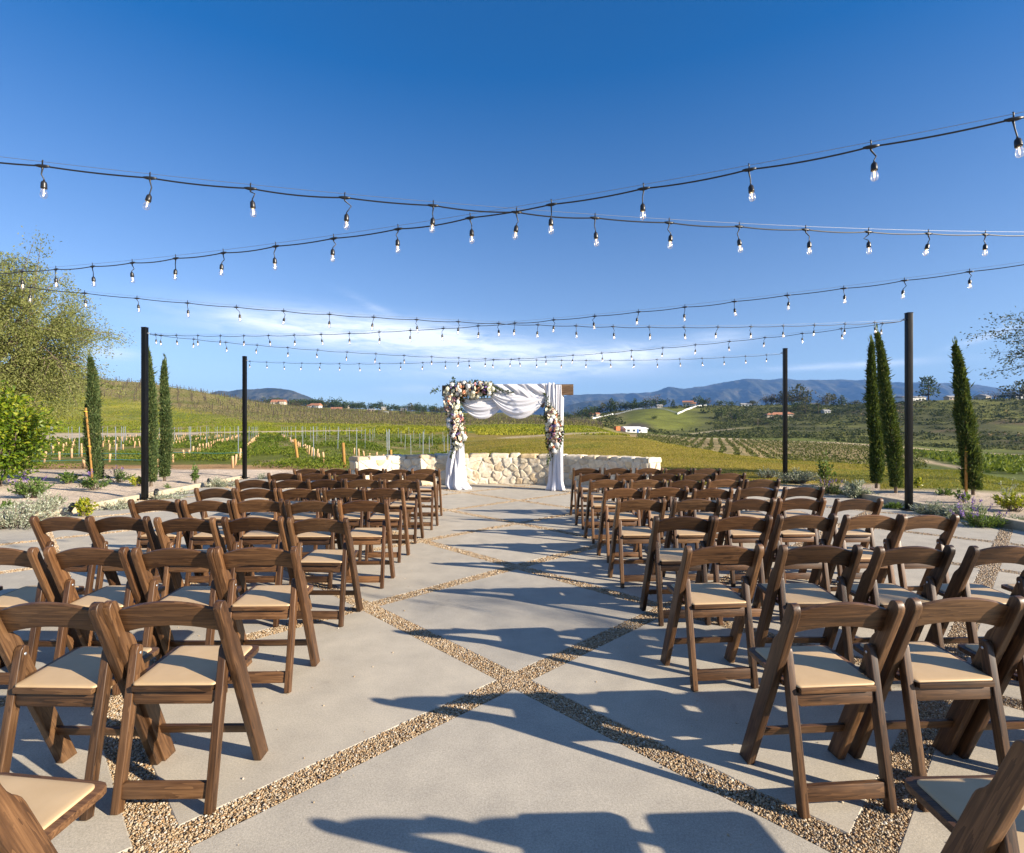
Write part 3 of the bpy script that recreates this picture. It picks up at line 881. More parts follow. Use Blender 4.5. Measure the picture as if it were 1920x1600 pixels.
# ---------------------------------------------------------------- folding chairs
def chair_parts():
    W = MAT['wood']
    root = empty('folding_chair')
    F0 = Vector((0, .165, 0)); T0 = Vector((0, -.165, .785)); u = (T0 - F0).normalized(); nn = Vector((0, u.z, -u.y))

    def leg_frame(x0, s):
        return lambda a, o, w: Vector((x0 + s * w, F0.y + u.y * a + nn.y * o, F0.z + u.z * a + nn.z * o))
    prof = [(.0138, -.033), (.820, -.033), (.837, -.028), (.849, -.017), (.853, -.006), (.850, .005), (.842, .013), (.830, .016), (.715, .0165), (.695, .018), (.678, .0225), (.664, .029), (.650, .0335), (.632, .035), (-.0147, .035)]
    for sx in (-1, 1):
        mb = MB(); mb.prism(prof, .188, .219, leg_frame(0, sx))
        mb.build('front_leg', W, root, bevel=.0045, seg=3)
    # rear legs
    Fr = Vector((0, -.172, 0)); Tr = Vector((0, -.066, .585)); ur = (Tr - Fr).normalized(); nr = Vector((0, ur.z, -ur.y)); Lr = (Tr - Fr).length
    rp = [(.003, -.018), (Lr - .02, -.018), (Lr - .006, -.013), (Lr, 0), (Lr - .006, .013), (Lr - .02, .018), (-.003, .018)]

    def rear_frame(sx):
        return lambda a, o, w: Vector((sx * w, Fr.y + ur.y * a + nr.y * o, Fr.z + ur.z * a + nr.z * o))
    for sx in (-1, 1):
        mb = MB(); mb.prism(rp, .156, .186, rear_frame(sx))
        lg = mb.build('rear_leg', W, root, bevel=.004, seg=3)
        b = MB(); p = Fr + ur * (Lr - .032)
        b.tube([(sx * .154, p.y, p.z), (sx * .1525, p.y, p.z)], .0055, 10)
        b.build('bolt', MAT['galv'], lg)
    # backrest slat: arched board, set into the front of the uprights
    mb = MB(); n = 14; prev = None
    ring = []
    for i in range(n + 1):
        x = -.1885 + .377 * i / n; q = 1 - (x / .1885) ** 2
        lo = .699 + .036 * q; hi = .800 + .043 * q; oc = .0085 - .004 * q
        pts = []
        for (a, o) in ((lo, oc - .0075), (lo, oc + .0075), (hi, oc + .0075), (hi, oc - .0075)):
            pts.append(Vector((x, F0.y + u.y * a + nn.y * o, u.z * a + nn.z * o)))
        ring.append(pts)
    vs = [p for r_ in ring for p in r_]; fs = []
    gr = [(p.x, p.z, p.y) for p in vs]
    for i in range(n):
        for k in range(4): fs.append((4 * i + k, 4 * i + (k + 1) % 4, 4 * i + 4 + (k + 1) % 4, 4 * i + 4 + k))
    fs += [(0, 1, 2, 3), tuple(4 * n + k for k in (3, 2, 1, 0))]
    mb.add(vs, fs, gr); mb.build('backrest', W, root, bevel=.0035, angle=50)
    # seat: frame with a narrower tail between the rear legs, vinyl pad on top
    def zt(y): return .447 + (y + .135) * .058
    sf = lambda a, b_, w: Vector((a, b_, zt(b_) + w))
    out = [(-.151, -.128), (.151, -.128), (.151, -.068), (.1845, -.066), (.1845, .178), (.180, .194), (.168, .203), (.150, .206), (-.150, .206), (-.168, .203), (-.180, .194), (-.1845, .178), (-.1845, -.066), (-.151, -.068)]
    mb = MB(); mb.prism(out, -.021, 0, sf); mb.build('seat_frame', W, root, bevel=.004)
    def rr(hx, y0, y1, r, n=6):
        o = []
        for cx, cy, a0 in ((hx - r, y1 - r, 0), (-hx + r, y1 - r, 90), (-hx + r, y0 + r, 180), (hx - r, y0 + r, 270)):
            for k in range(n + 1):
                a = R(a0 + 90 * k / n); o.append((cx + r * math.cos(a), cy + r * math.sin(a)))
        return o
    mb = MB(); vs = []; fs = []
    lay = [(0, -.001), (0, .003), (.002, .0052), (.006, .0066), (.02, .0076), (.06, .0086)]
    for ins, h in lay:
        for (x, y) in rr(.160 - ins, -.119 + ins, .189 - ins, max(.020 - ins, .005)): vs.append(sf(x, y, h))
    m = len(vs) // len(lay)
    for l in range(len(lay) - 1):
        for k in range(m): fs.append((l * m + k, l * m + (k + 1) % m, (l + 1) * m + (k + 1) % m, (l + 1) * m + k))
    fs.append(tuple((len(lay) - 1) * m + k for k in range(m)))
    mb.add(vs, fs, smooth=True); mb.build('seat_pad', MAT['vinyl'], root)
    # rails
    def rail(name, hx, y, z0, z1, th, lean, cham=0.0):
        mb = MB()
        poly = [(-hx + cham, z0), (hx - cham, z0), (hx, z0 + cham * 1.1), (hx, z1), (-hx, z1), (-hx, z0 + cham * 1.1)] if cham else [(-hx, z0), (hx, z0), (hx, z1), (-hx, z1)]
        mb.prism(poly, -th / 2, th / 2, lambda a, b_, w: Vector((a, y + w + (b_ - z0) * lean, b_)))
        mb.build(name, W, root, bevel=.003)
    ry = lambda z: Fr.y + (Tr.y - Fr.y) * z / Tr.z
    rail('seat_rail', .1558, ry(.40) - .004, .374, .4245, .022, .15, .012)
    rail('stretcher', .158, ry(.05), .052, .106, .020, .15)
    rail('stretcher', .190, .165 - .33 * .137 / .785 + .006, .137, .176, .020, -.42)
    return root


CHAIRS = {   # row (counted from the camera): pixel x of the two backrest tops and their y, aisle seat first
    'L': {0: [(-345, 90, 1400)],
          1: [(205, 412, 1126), (-28, 186, 1130)],
          2: [(410, 550, 1025), (252, 398, 1026), (88, 235, 1026), (-86, 68, 1026), (-262, -103, 1027)],
          3: [(543, 648, 969), (417, 530, 969), (290, 402, 969), (165, 277, 968), (62, 167, 969)],
          4: [(637, 723, 937), (538, 627, 937), (438, 528, 937), (342, 432, 937), (243, 335, 937)],
          5: [(681, 755, 915), (607, 681, 915), (523, 597, 915), (447, 513, 915), (363, 442, 915)],
          6: [(722, 782, 899), (648, 712, 899), (580, 640, 899), (515, 575, 899), (443, 507, 899)],
          7: [(759, 813, 887.5), (695, 751, 887.5), (627, 682, 887.5), (562, 618, 887.5), (505, 558, 887.5)],
          8: [(776, 821, 878.5), (724, 772, 879), (669, 717, 879), (606, 655, 879), (553, 601, 879)]},
    'R': {0: [(1788, 2110, 1415), (2210, 2560, 1415)],
          1: [(1490, 1684, 1127), (1717, 1908, 1122), (1945, 2140, 1122), (2180, 2370, 1122), (2410, 2600, 1122)],
          2: [(1289, 1427, 1022), (1468, 1610, 1022), (1651, 1782, 1022), (1821, 1966, 1022), (1990, 2130, 1022)],
          3: [(1230, 1336, 968), (1342, 1443, 967), (1461, 1567, 966), (1585, 1692, 965), (1692, 1795, 965)],
          4: [(1160, 1245, 936), (1266, 1348, 935), (1366, 1452, 935), (1461, 1546, 934), (1569, 1653, 934)],
          5: [(1135, 1207, 915), (1215, 1289, 914), (1301, 1374, 914), (1385, 1456, 913), (1470, 1545, 913)],
          6: [(1107, 1170, 899), (1184, 1246, 899), (1256, 1319, 899), (1327, 1392, 898), (1399, 1462, 898)],
          7: [(1089, 1142, 887), (1156, 1210, 887), (1220, 1274, 887), (1282, 1339, 887), (1341, 1397, 887)],
          8: [(1077, 1124, 878), (1135, 1182, 877.5), (1194, 1241, 877.5), (1247, 1298, 877.5), (1302, 1351, 877.5)]}}


def build_chairs():
    proto = chair_parts(); bpy.context.view_layer.update(); remember(proto)
    rng = np.random.RandomState(3); first = True
    for side, rows in CHAIRS.items():
        for row, seats in rows.items():
            for k, (xl, xr, y) in enumerate(seats):
                d = F_PX * (CAM_H - .785) / (y - CY)
                if row == 0: d = 1.07 if side == 'R' else 1.076
                mx = ((xl + xr) / 2 - CX) * d / F_PX
                if row == 0: mx = (1.262, 1.74)[k] if side == 'R' else -1.315
                yaw = R((3.2 if side == 'R' else .4) + rng.normal(0, 1.3))
                if side == 'R' and row == 1: yaw = R((4.6, 3.0, 3, 2, 3)[k])
                if side == 'L' and row == 0: yaw = R(-7)
                if side == 'L' and row == 1: yaw = R((.5, -1.5)[k])
                o = proto if first else copy_tree(proto); first = False
                # the backrest tops stand .165 behind the chair's middle
                o.location = (mx - .165 * math.sin(yaw), d + .165 * math.cos(yaw), 0.0)
                o.rotation_euler = (0, 0, yaw)
                tone = float(np.clip(rng.normal(1, .17), .62, 1.35)); wm = rng.normal(0, .03)
                if (side, row, k) in (('R', 3, 0), ('R', 5, 4), ('R', 7, 2)): tone = .55
                kids = MADE if MADE else list(o.children)
                for p in kids: p.color = (tone * (1 + wm), tone, tone * (1 - wm), 1)
                MADE.clear()
                s = 1 + rng.normal(0, .004); o.scale = (s, s, s)
                rn = ['nearest the arch', 'second from the arch', 'third from the arch', 'fourth from the arch', 'fifth from the arch', 'sixth from the arch', 'seventh from the arch', 'eighth from the arch', 'nearest the viewer'][8 - row]
                sn = ['on the aisle', 'second from aisle', 'third from aisle', 'fourth from aisle', 'fifth from aisle'][k]
                tag(o, f"brown folding chair {sn}, {'left' if side == 'L' else 'right'} block, row {rn}", 'chair', 'brown folding chairs set out in rows')


build_chairs()
# ---------------------------------------------------------------- stone wall
def build_wall():
    A, B, Cc = np.array([-3.46, 11.75]), np.array([-.05, 12.95]), np.array([2.93, 11.22])
    # circle through three points
    ax, ay = A; bx, by = B; cx, cy = Cc
    dd = 2 * (ax * (by - cy) + bx * (cy - ay) + cx * (ay - by))
    ux = ((ax * ax + ay * ay) * (by - cy) + (bx * bx + by * by) * (cy - ay) + (cx * cx + cy * cy) * (ay - by)) / dd
    uy = ((ax * ax + ay * ay) * (cx - bx) + (bx * bx + by * by) * (ax - cx) + (cx * cx + cy * cy) * (bx - ax)) / dd
    O = np.array([ux, uy]); Rr = np.linalg.norm(A - O)
    a0 = math.atan2(*(A - O)[::-1]); a1 = math.atan2(*(Cc - O)[::-1])
    Lw = abs(a1 - a0) * Rr; Hw = .74; TH = .40

    def fr(s, z, w):
        """s along the inner face from the left end, w out of the face towards the patio"""
        a = a0 + (a1 - a0) * s / Lw
        return Vector((O[0] + (Rr - w) * math.cos(a), O[1] + (Rr - w) * math.sin(a), z))
    root = empty('stone_wall', fr(Lw / 2, 0, 0))
    tag(root, 'low curved wall of pale cream fieldstone behind the wedding arch', 'wall')
    inv = Matrix.Translation(-root.location)
    # core
    mb = MB(); n = 48
    for i in range(n + 1):
        s = Lw * i / n
        for (z, w) in ((-.5, .014), (Hw - .09, .014), (Hw - .09, -TH), (-.9, -TH)): mb.v.append(tuple(inv @ fr(s, z, w)))
    for i in range(n):
        a = 4 * i; b = a + 4
        for k in range(4): mb.f.append((a + k, b + k, b + (k + 1) % 4, a + (k + 1) % 4))
    mb.f += [(0, 1, 2, 3), tuple(4 * n + k for k in (3, 2, 1, 0))]
    mb.g = list(mb.v); mb.mi = [0] * len(mb.f); mb.sm = [False] * len(mb.f)
    mb.build('mortar', MAT['mortar'], root)
    # face stones: irregular cells
    rng = np.random.RandomState(23)

    def cells(L, h0, h1, sx, sz):
        pts = []
        rows = max(1, round((h1 - h0) / sz))
        for j in range(rows):
            m = round(L / sx)
            for i in range(m):
                pts.append(((i + .5 + (j % 2) * .5 + rng.uniform(-.42, .42)) * L / m, h0 + (j + .5 + rng.uniform(-.36, .36)) * (h1 - h0) / rows))
        res = []
        for i, p in enumerate(pts):
            poly = [(max(0, p[0] - 1), h0), (min(L, p[0] + 1), h0), (min(L, p[0] + 1), h1), (max(0, p[0] - 1), h1)]
            for j, q in enumerate(pts):
                if i == j or abs(q[0] - p[0]) > 1.2: continue
                mx, mz = (p[0] + q[0]) / 2, (p[1] + q[1]) / 2; nx, nz = q[0] - p[0], q[1] - p[1]
                out = []
                for k in range(len(poly)):
                    u, v = poly[k], poly[(k + 1) % len(poly)]
                    su = (u[0] - mx) * nx + (u[1] - mz) * nz; sv = (v[0] - mx) * nx + (v[1] - mz) * nz
                    if su <= 0: out.append(u)
                    if (su <= 0) != (sv <= 0):
                        t = su / (su - sv); out.append((u[0] + (v[0] - u[0]) * t, u[1] + (v[1] - u[1]) * t))
                poly = out
                if len(poly) < 3: break
            if len(poly) >= 3: res.append(poly)
        return res

    V = []; Fq = []; Ft = []; rr = []

    def stone(poly, frame, gap, dep, tilt=.10):
        c = np.mean(poly, axis=0)
        # resample and round the outline
        q = []
        for k in range(len(poly)):
            a, b = np.array(poly[k]), np.array(poly[(k + 1) % len(poly)])
            L = np.linalg.norm(b - a); m = max(1, int(L / .055))
            for t in range(m): q.append(a + (b - a) * t / m)
        q = np.array(q); rad = np.linalg.norm(q - c, axis=1, keepdims=True)
        q = c + (q - c) * np.maximum(.3, 1 - gap / np.maximum(rad, .02)) + rng.normal(0, .005, q.shape)
        for _ in range(1):
            q = .12 * np.roll(q, 1, 0) + .76 * q + .12 * np.roll(q, -1, 0)
        m = len(q); b0 = len(V); tx, tz = rng.normal(0, tilt, 2); r = rng.uniform(0, 1)
        for sc, w, nz in ((1.0, -.02, 0), (1.0, dep * .45, .004), (.93, dep * .92, .006), (.62, dep * 1.03, .006)):
            for p in q:
                pp = c + (p - c) * sc
                V.append(frame(pp[0], pp[1], w + (w > 0) * ((pp[0] - c[0]) * tx + (pp[1] - c[1]) * tz + rng.normal(0, nz + 1e-6)))); rr.append(r)
        V.append(frame(c[0], c[1], dep * 1.05)); rr.append(r)
        for l in range(3):
            for k in range(m): Fq.append((b0 + l * m + k, b0 + l * m + (k + 1) % m, b0 + (l + 1) * m + (k + 1) % m, b0 + (l + 1) * m + k))
        for k in range(m): Ft.append((b0 + 3 * m + k, b0 + 3 * m + (k + 1) % m, b0 + 4 * m))
    face = lambda s, z, w: inv @ fr(s, z, w)
    for poly in cells(Lw, .0, Hw - .075, .245, .165): stone(poly, face, .0065, rng.uniform(.016, .034), .045)
    # ends
    for s0, sg in ((0.0, 1), (Lw, -1)):
        for poly in cells(TH, 0, Hw - .08, .22, .2):
            stone(poly, (lambda u, z, w, s0=s0, sg=sg: inv @ fr(s0 - sg * w, z, -u)), .012, rng.uniform(.02, .05))
    # cap course: split stones of uneven length
    s = -.03
    while s < Lw:
        ln = rng.uniform(.22, .52); e = min(s + ln, Lw + .03); h = rng.uniform(.078, .094); pr = rng.uniform(.015, .04)
        poly = [(s + .008, -pr), (e - .008, -pr + rng.normal(0, .008)), (e - .008, TH + .04), (s + .008, TH + .04)]
        z0 = Hw - .082
        stone(poly, (lambda u, v, w, z0=z0, h=h: inv @ fr(u, z0 + max(w, -.01), -v)), .006, h, .02)
        s = e
    me = np_mesh('stones', np.array([tuple(v) for v in V]), [np.array(Fq), np.array(Ft)], MAT['stone'], attrs={'rnd': np.array(rr)})
    bm = bmesh.new(); bm.from_mesh(me); bmesh.ops.recalc_face_normals(bm, faces=bm.faces); bm.to_mesh(me); bm.free()
    link('stones', me, root)


build_wall()

# ---------------------------------------------------------------- wedding arch, drapery and flowers
ARCH_ROT = R(-5.2)
AL = Vector((-1.285, 11.98, 0)); AR = Vector((.985, 11.72, 0))
ARX = (AR - AL).normalized()


def ap(x, w, z):
    """arch frame: x from the middle along the beam, w towards the viewer"""
    mid = (AL + AR) / 2
    t = ARX; nrm = Vector((t.y, -t.x, 0))
    return mid + t * x + nrm * w + Vector((0, 0, z))


HALFSPAN = (AR - AL).length / 2


def build_arch():
    mid = (AL + AR) / 2; rz = math.atan2(ARX.y, ARX.x)
    root = empty('wedding_arch', mid, rz)
    tag(root, 'rough timber wedding arch with a thick crossbeam on two posts', 'arch')
    mb = MB(); mb.box((.04, 0, 2.255), (2.99, .15, .235)); mb.build('beam', MAT['beam'], root, bevel=.008)
    for sx in (-1, 1):
        mb = MB(); mb.box((sx * (HALFSPAN - .01), 0, 1.068), (.14, .14, 2.135)); mb.build('post', MAT['beam'], root, bevel=.006)
        mb = MB()
        mb.box((sx * (HALFSPAN - .19), 0, 2.0), (.07, .06, .38), M=Matrix.Rotation(sx * R(45), 4, 'Y')); mb.build('brace', MAT['beam'], root, bevel=.004)
    return root


build_arch()


def cloth(name, fn, nu, nv, label, thick=.004):
    u = np.linspace(0, 1, nu); v = np.linspace(0, 1, nv)
    P = np.array([[tuple(fn(a, b)) for b in v] for a in u]).reshape(-1, 3)
    o = P.mean(0); P = P - o
    i = np.arange(nu - 1)[:, None] * nv + np.arange(nv - 1)[None]
    Fq = np.stack([i, i + 1, i + nv + 1, i + nv], -1).reshape(-1, 4)
    ob = link(name, np_mesh(name, P, Fq, MAT['cloth'], smooth=True), loc=tuple(o))
    m = ob.modifiers.new('thickness', 'SOLIDIFY'); m.thickness = thick; m.offset = 0
    tag(ob, label, 'drape', 'white drapery on the arch')
    return ob


def build_drapes():
    def n1(x, s): return float(fbm2(np.array([x]), np.array([s * 7.7]), int(s * 10), 3)[0])
    # left leg: tied high, opening to a pool on the floor
    def left(a, b):
        th = 2 * math.pi * a
        z = 1.62 * (1 - b) ** 1.0
        rx = np.interp(b, [0, .34, .42, .7, .9, 1], [.13, .12, .13, .175, .20, .235]); ry = np.interp(b, [0, .4, .7, .9, 1], [.11, .10, .13, .17, .24])
        cx = np.interp(b, [0, .4, .7, .93, 1], [0, .01, -.035, -.03, .05])
        fold = (.026 + .03 * b) * math.sin(7 * th + 2.4 * math.sin(3 * b + 1) + 1.5 * n1(th * 2, 3)) + .016 * math.sin(13 * th + 4 * b)
        sweep = .05 * math.sin(th - 2.4 - 2.2 * b) * b
        k = 1 + (fold + sweep) / rx
        zz = z + (b > .93) * .012 * math.sin(9 * th)
        return ap(-HALFSPAN + cx + rx * k * math.cos(th), ry * k * math.sin(th), max(zz, .006))
    cloth('leg_drape', left, 150, 40, 'white cloth falling from flowers down the left arch post, pooling on the floor')

    def right(a, b):
        th = 2 * math.pi * a
        z = 2.36 * (1 - b)
        rx = np.interp(b, [0, .1, .35, .7, .92, 1], [.105, .115, .112, .120, .140, .195]); ry = np.interp(b, [0, .1, .4, .9, 1], [.10, .13, .10, .12, .18])
        fold = (.016 + .016 * b) * math.sin(7 * th + 1.2 * math.sin(2 * b) + 1.2 * n1(th * 2, 5)) + .010 * math.sin(15 * th + 3 * b)
        cx = np.interp(b, [0, .3, .8, 1], [.045, .03, .0, -.01])
        k = 1 + fold / rx
        return ap(HALFSPAN + cx + rx * k * math.cos(th), ry * k * math.sin(th), max(z, .006))
    cloth('leg_drape', right, 130, 46, 'white cloth falling straight down the right arch post to the floor')

    # tail of cloth over the beam at the right
    def over(a, b):
        # b: from behind over the top to the front
        t = b
        x = 1.015 + (a - .5) * np.interp(t, [0, .45, 1], [.22, .19, .24])
        f = .011 * math.sin(a * 12 + 4 * t + 1.5 * math.sin(3 * t)) + .005 * math.sin(a * 27 - 5 * t)
        if t < .3: w = -.095 - f; z = 2.12 + (t / .3) * .26
        elif t < .42: q = (t - .3) / .12; w = -.095 + .20 * q; z = 2.385 + .02 * math.sin(math.pi * q) + f
        else: q = (t - .42) / .58; w = .105 + f + .03 * math.sin(math.pi * q); z = 2.385 - q * .62
        return ap(x, w, z)
    cloth('beam_drape', over, 60, 40, 'white cloth thrown over the right end of the beam, hanging in front')

    # gathered cloth across the front of the beam
    def gather(a, b):
        x0 = np.interp(a, [0, 1], [-.30 + .18 * b, .90])
        sag = (.06 + .22 * b) * math.sin(math.pi * min(1, max(0, a))) ** 1.0
        z = 2.385 - .245 * b - sag * .55 * b
        f = .017 * math.sin(24 * a ** 1.15 - 8.5 * b + 2.0 * math.sin(5 * a)) + .006 * math.sin(49 * a - 13 * b)
        return ap(x0, .092 + .03 * math.sin(math.pi * b) + f, z)
    cloth('beam_drape', gather, 70, 70, 'gathered white cloth stretched along the front of the beam')

    def swag(xa, za, xb, zb, sag, seed, w0, top):
        def fn(a, b):
            x = xa + (xb - xa) * a
            c = 4 * a * (1 - a)
            zt = za + (zb - za) * a - top * c
            zl = za + (zb - za) * a - sag * c ** .9
            bb = b
            z = zt + (zl - zt) * bb
            fold = (.014 * math.sin(bb ** 1.4 * 12 + seed + 2.2 * math.sin(a * 3.3)) + .007 * math.sin(bb * 37 + seed * 2 + 5 * a)) * (.3 + .7 * c)
            pin = 1 - c
            return ap(x, w0 + .05 * math.sin(math.pi * bb) * c + fold - .03 * pin * bb, z)
        return fn
    cloth('swag', swag(-1.10, 2.08, .06, 2.12, .50, 1.3, .02, .02), 70, 46, 'white swag looped below the beam beside the left flowers')
    cloth('swag', swag(-.40, 2.25, .98, 2.16, .60, 4.1, .10, .05), 80, 50, 'larger white swag looped below the beam towards the right post')


build_drapes()


def bloom_mesh(kind, mat, seed):
    rng = np.random.RandomState(seed); V = []; Fq = []; rr = []
    if kind == 'rose':      # nested cups of petals, radius about 1, opening along +Z
        for ring, (n, r0, r1, z0, z1) in enumerate(((6, .35, 1.0, -.3, .22), (5, .3, .78, -.25, .45), (5, .22, .52, -.1, .58), (3, .08, .26, 0, .62))):
            for k in range(n):
                a0 = 2 * math.pi * (k + ring * .4) / n; w = 2 * math.pi / n * .66
                b = len(V); j = rng.uniform(.9, 1.1); r = rng.uniform(0, 1)
                for (rad, z) in ((r0, z0), ((r0 + r1) / 2 * 1.08, (z0 + z1) / 2 - .1), (r1 * j, z1), (r1 * j * 1.1, z1 - .1 if ring < 2 else z1 + .03)):
                    for t in (-1, 0, 1):
                        aa = a0 + t * w * (1 if rad > r0 else .7); q = rad * (1.06 if t == 0 else .98)
                        V.append((q * math.cos(aa), q * math.sin(aa), z + (.06 if t == 0 else 0))); rr.append(min(1, r * .5 + ring * .16))
                for l in range(3):
                    for t in range(2): Fq.append((b + 3 * l + t, b + 3 * l + t + 1, b + 3 * l + 4 + t, b + 3 * l + 3 + t))
    else:                   # mop head / spike: many florets over an ellipsoid
        m = 90 if kind == 'mop' else 46
        sc = (1, 1, .8) if kind == 'mop' else (.5, .5, 1.5)
        for _ in range(m):
            n = unit(rng.normal(size=3)); n[2] = abs(n[2]) if kind == 'mop' and n[2] < -.3 else n[2]
            p = n * sc * rng.uniform(.86, 1.05); a = unit(np.cross(n, rng.normal(size=3))); c = np.cross(n, a); s = .24; b = len(V); r = rng.uniform(0, 1)
            for q in (p + a * s + n * .04, p + c * s + n * .04, p - a * s + n * .04, p - c * s + n * .04): V.append(tuple(q)); rr.append(r)
            Fq.append((b, b + 1, b + 2, b + 3))
        # body
        bm = bmesh.new(); bmesh.ops.create_icosphere(bm, subdivisions=1, radius=.86)
        return np_mesh(kind, np.concatenate([np.array(V), np.array([v.co[:] for v in bm.verts]) * sc]),
                       [np.array(Fq), np.array([[v.index + len(V) for v in f.verts] for f in bm.faces])], mat, attrs={'rnd': np.array(rr + [.2] * len(bm.verts))})
    return np_mesh(kind, np.array(V), np.array(Fq), mat, attrs={'rnd': np.array(rr)})


def build_flowers():
    rng = np.random.RandomState(41)
    lib = [('rose', bloom_mesh('rose', MAT['petal_' + c], i), s, w) for i, (c, s, w) in enumerate((('cream', .050, .24), ('peach', .044, .14), ('coral', .036, .035), ('pink', .034, .05), ('blush', .046, .16)))]
    lib += [('hydrangea', bloom_mesh('mop', MAT['petal_white'], 9), .070, .20), ('hydrangea', bloom_mesh('mop', MAT['petal_cream'], 10), .062, .13), ('lilac_spike', bloom_mesh('spike', MAT['petal_lilac'], 11), .032, .06)]
    wts = np.array([l[3] for l in lib]); wts /= wts.sum()

    def garland(label, spine, n, tails):
        """spine: (x, z, radius) control points; blooms sit on the front of a swelling roll"""
        sp = np.array(spine); t = np.linspace(0, 1, len(sp))
        root = empty('flower_garland', ap(sp[0][0], .1, sp[0][1]), math.atan2(ARX.y, ARX.x))
        tag(root, label, 'flower garland', 'flower garlands on the arch')
        seg = np.linalg.norm(np.diff(sp[:, :2], axis=0), axis=1); cum = np.concatenate([[0], np.cumsum(seg)]) / seg.sum()

        def pt(q): return np.array([np.interp(q, cum, sp[:, 0]), np.interp(q, cum, sp[:, 1]), np.interp(q, cum, sp[:, 2])])

        def loc(x, w, z): return Vector((x - sp[0][0], -(w - .1), z - sp[0][1]))
        # foliage
        m = 2600; P = []; A = []
        for i in range(m):
            x, z, r = pt(rng.uniform(0, 1)); a = rng.uniform(0, 2 * math.pi); q = r * math.sqrt(rng.uniform(.1, 1.25))
            w = .06 + rng.uniform(.0, .17) * (1 - min(1, (q / r)) ** 2 * .6)
            P.append(loc(x + q * math.cos(a), w, z + q * math.sin(a))); A.append((math.cos(a), -.6, math.sin(a)))
        for (x0, z0, dx, dz, L, k) in tails:
            for i in range(k):
                f = rng.uniform(0, 1); x = x0 + dx * L * f + rng.normal(0, .028 * (1.2 - f)); z = z0 + dz * L * f + rng.normal(0, .028 * (1.2 - f))
                P.append(loc(x, .10 + rng.uniform(0, .07), z)); A.append((dx + rng.normal(0, .8), -.5, dz + rng.normal(0, .8)))
        Vv, Fv, rv = leaf_arrays(np.array([tuple(p) for p in P]), .062, .026, rng, np.array(A), 1.0)
        link('foliage', np_mesh('foliage', Vv, Fv, MAT['arrange'], attrs={'rnd': rv}), root)
        # blooms, kept apart from each other
        put = []; tries = 0
        while len(put) < n and tries < 12000:
            tries += 1
            x, z, r = pt(rng.uniform(0, 1)); a = rng.uniform(0, 2 * math.pi); q = r * math.sqrt(rng.uniform(0, 1)) * .95
            k = rng.choice(len(lib), p=wts); s = lib[k][2] * rng.uniform(.8, 1.2)
            px_, pz = x + q * math.cos(a), z + q * math.sin(a)
            if any((px_ - o[0]) ** 2 + (pz - o[1]) ** 2 < ((s + o[2]) * .54) ** 2 for o in put): continue
            put.append((px_, pz, s))
            w = .13 + .12 * (1 - (q / r) ** 2) + rng.uniform(-.015, .02)
            o = link(lib[k][0], lib[k][1], root, loc(px_, w, pz), (R(90) + rng.normal(0, .35) - math.sin(a) * .5 * q / r, rng.normal(0, .35) + math.cos(a) * .6 * q / r, rng.uniform(0, 6)), (s, s, s))
    garland('big garland of cream, peach and lilac flowers wrapping the left corner of the arch',
            [(-.33, 2.27, .13), (-.60, 2.27, .17), (-.95, 2.26, .18), (-1.21, 2.21, .19), (-1.20, 1.95, .18), (-1.13, 1.72, .18), (-1.09, 1.48, .19), (-1.07, 1.25, .18), (-1.08, 1.03, .09)], 150,
            [(-.25, 2.28, .97, -.22, .42, 70), (-1.5, 2.3, -.9, -.45, .22, 40), (-1.18, 1.02, -.15, -1, .30, 45), (-1.2, 2.4, .2, 1, .12, 30)])
    garland('smaller hanging garland of cream, peach and lilac flowers on the right arch post',
            [(1.00, 1.82, .07), (1.04, 1.68, .12), (1.12, 1.45, .17), (1.12, 1.25, .17), (1.10, 1.08, .14), (1.08, .92, .07)], 84,
            [(1.00, 1.85, -.25, 1, .32, 60), (1.02, .95, -.12, -1, .36, 60), (.98, 1.6, -1, .3, .16, 20)])


build_flowers()
# ---------------------------------------------------------------- light posts and string lights
POSTS = {'La': (-7.18, 10.2), 'Lb': (-7.38, 14.4), 'Ra': (6.77, 8.9), 'Rb': (6.78, 12.95)}
HOOKS = {'L_': (-6.9, 2.2), 'L0': (-7.0, 6.2), 'R_': (6.75, .8), 'R0': (6.76, 4.8)}


def build_posts():
    first = None
    lab = {'La': 'tall black steel light post by the gravel bed, nearer one on the left', 'Lb': 'tall black steel light post, farther one on the left beside the shrubs',
           'Ra': 'tall black steel light post by the silver shrubs, nearer one on the right', 'Rb': 'tall black steel light post, farther one on the right before the lawn'}
    for k, (x, y) in POSTS.items():
        root = empty('light_post', (x, y, 0), R(-5)); tag(root, lab[k], 'light post', 'black steel light posts')
        if first is None:
            mb = MB(); mb.box((0, 0, 1.63), (.088, .088, 3.46)); a = mb.mesh('shaft', MAT['steel'], bevel=.006)
            mb = MB(); mb.box((0, 0, 3.366), (.094, .094, .012)); b = mb.mesh('cap', MAT['steel'], bevel=.003)
            mb = MB(); mb.box((0, 0, .018), (.20, .20, .014)); mb.box((0, 0, -.03), (.12, .12, .07)); c = mb.mesh('base_plate', MAT['steel'], bevel=.003)
            mb = MB()
            pts = [Vector((.047 + .022 * (1 - math.cos(t)), 0, 3.255 + .022 * math.sin(t))) for t in np.linspace(0, 2 * math.pi, 13)]
            mb.tube([(.045, 0, 3.255), (.08, 0, 3.255)], .007, 8); mb.tube([(.078 + .016 * math.cos(t), 0, 3.255 + .016 * math.sin(t)) for t in np.linspace(0, 2 * math.pi, 12)], .005, 6)
            d = mb.mesh('eye_bolt', MAT['galv'])
            first = (a, b, c, d)
        for nm, me in zip(('shaft', 'cap', 'base_plate'), first): link(nm, me, root)
        link('eye_bolt', first[3], root, rot=(0, 0, 0 if k[0] == 'L' else math.pi))


build_posts()


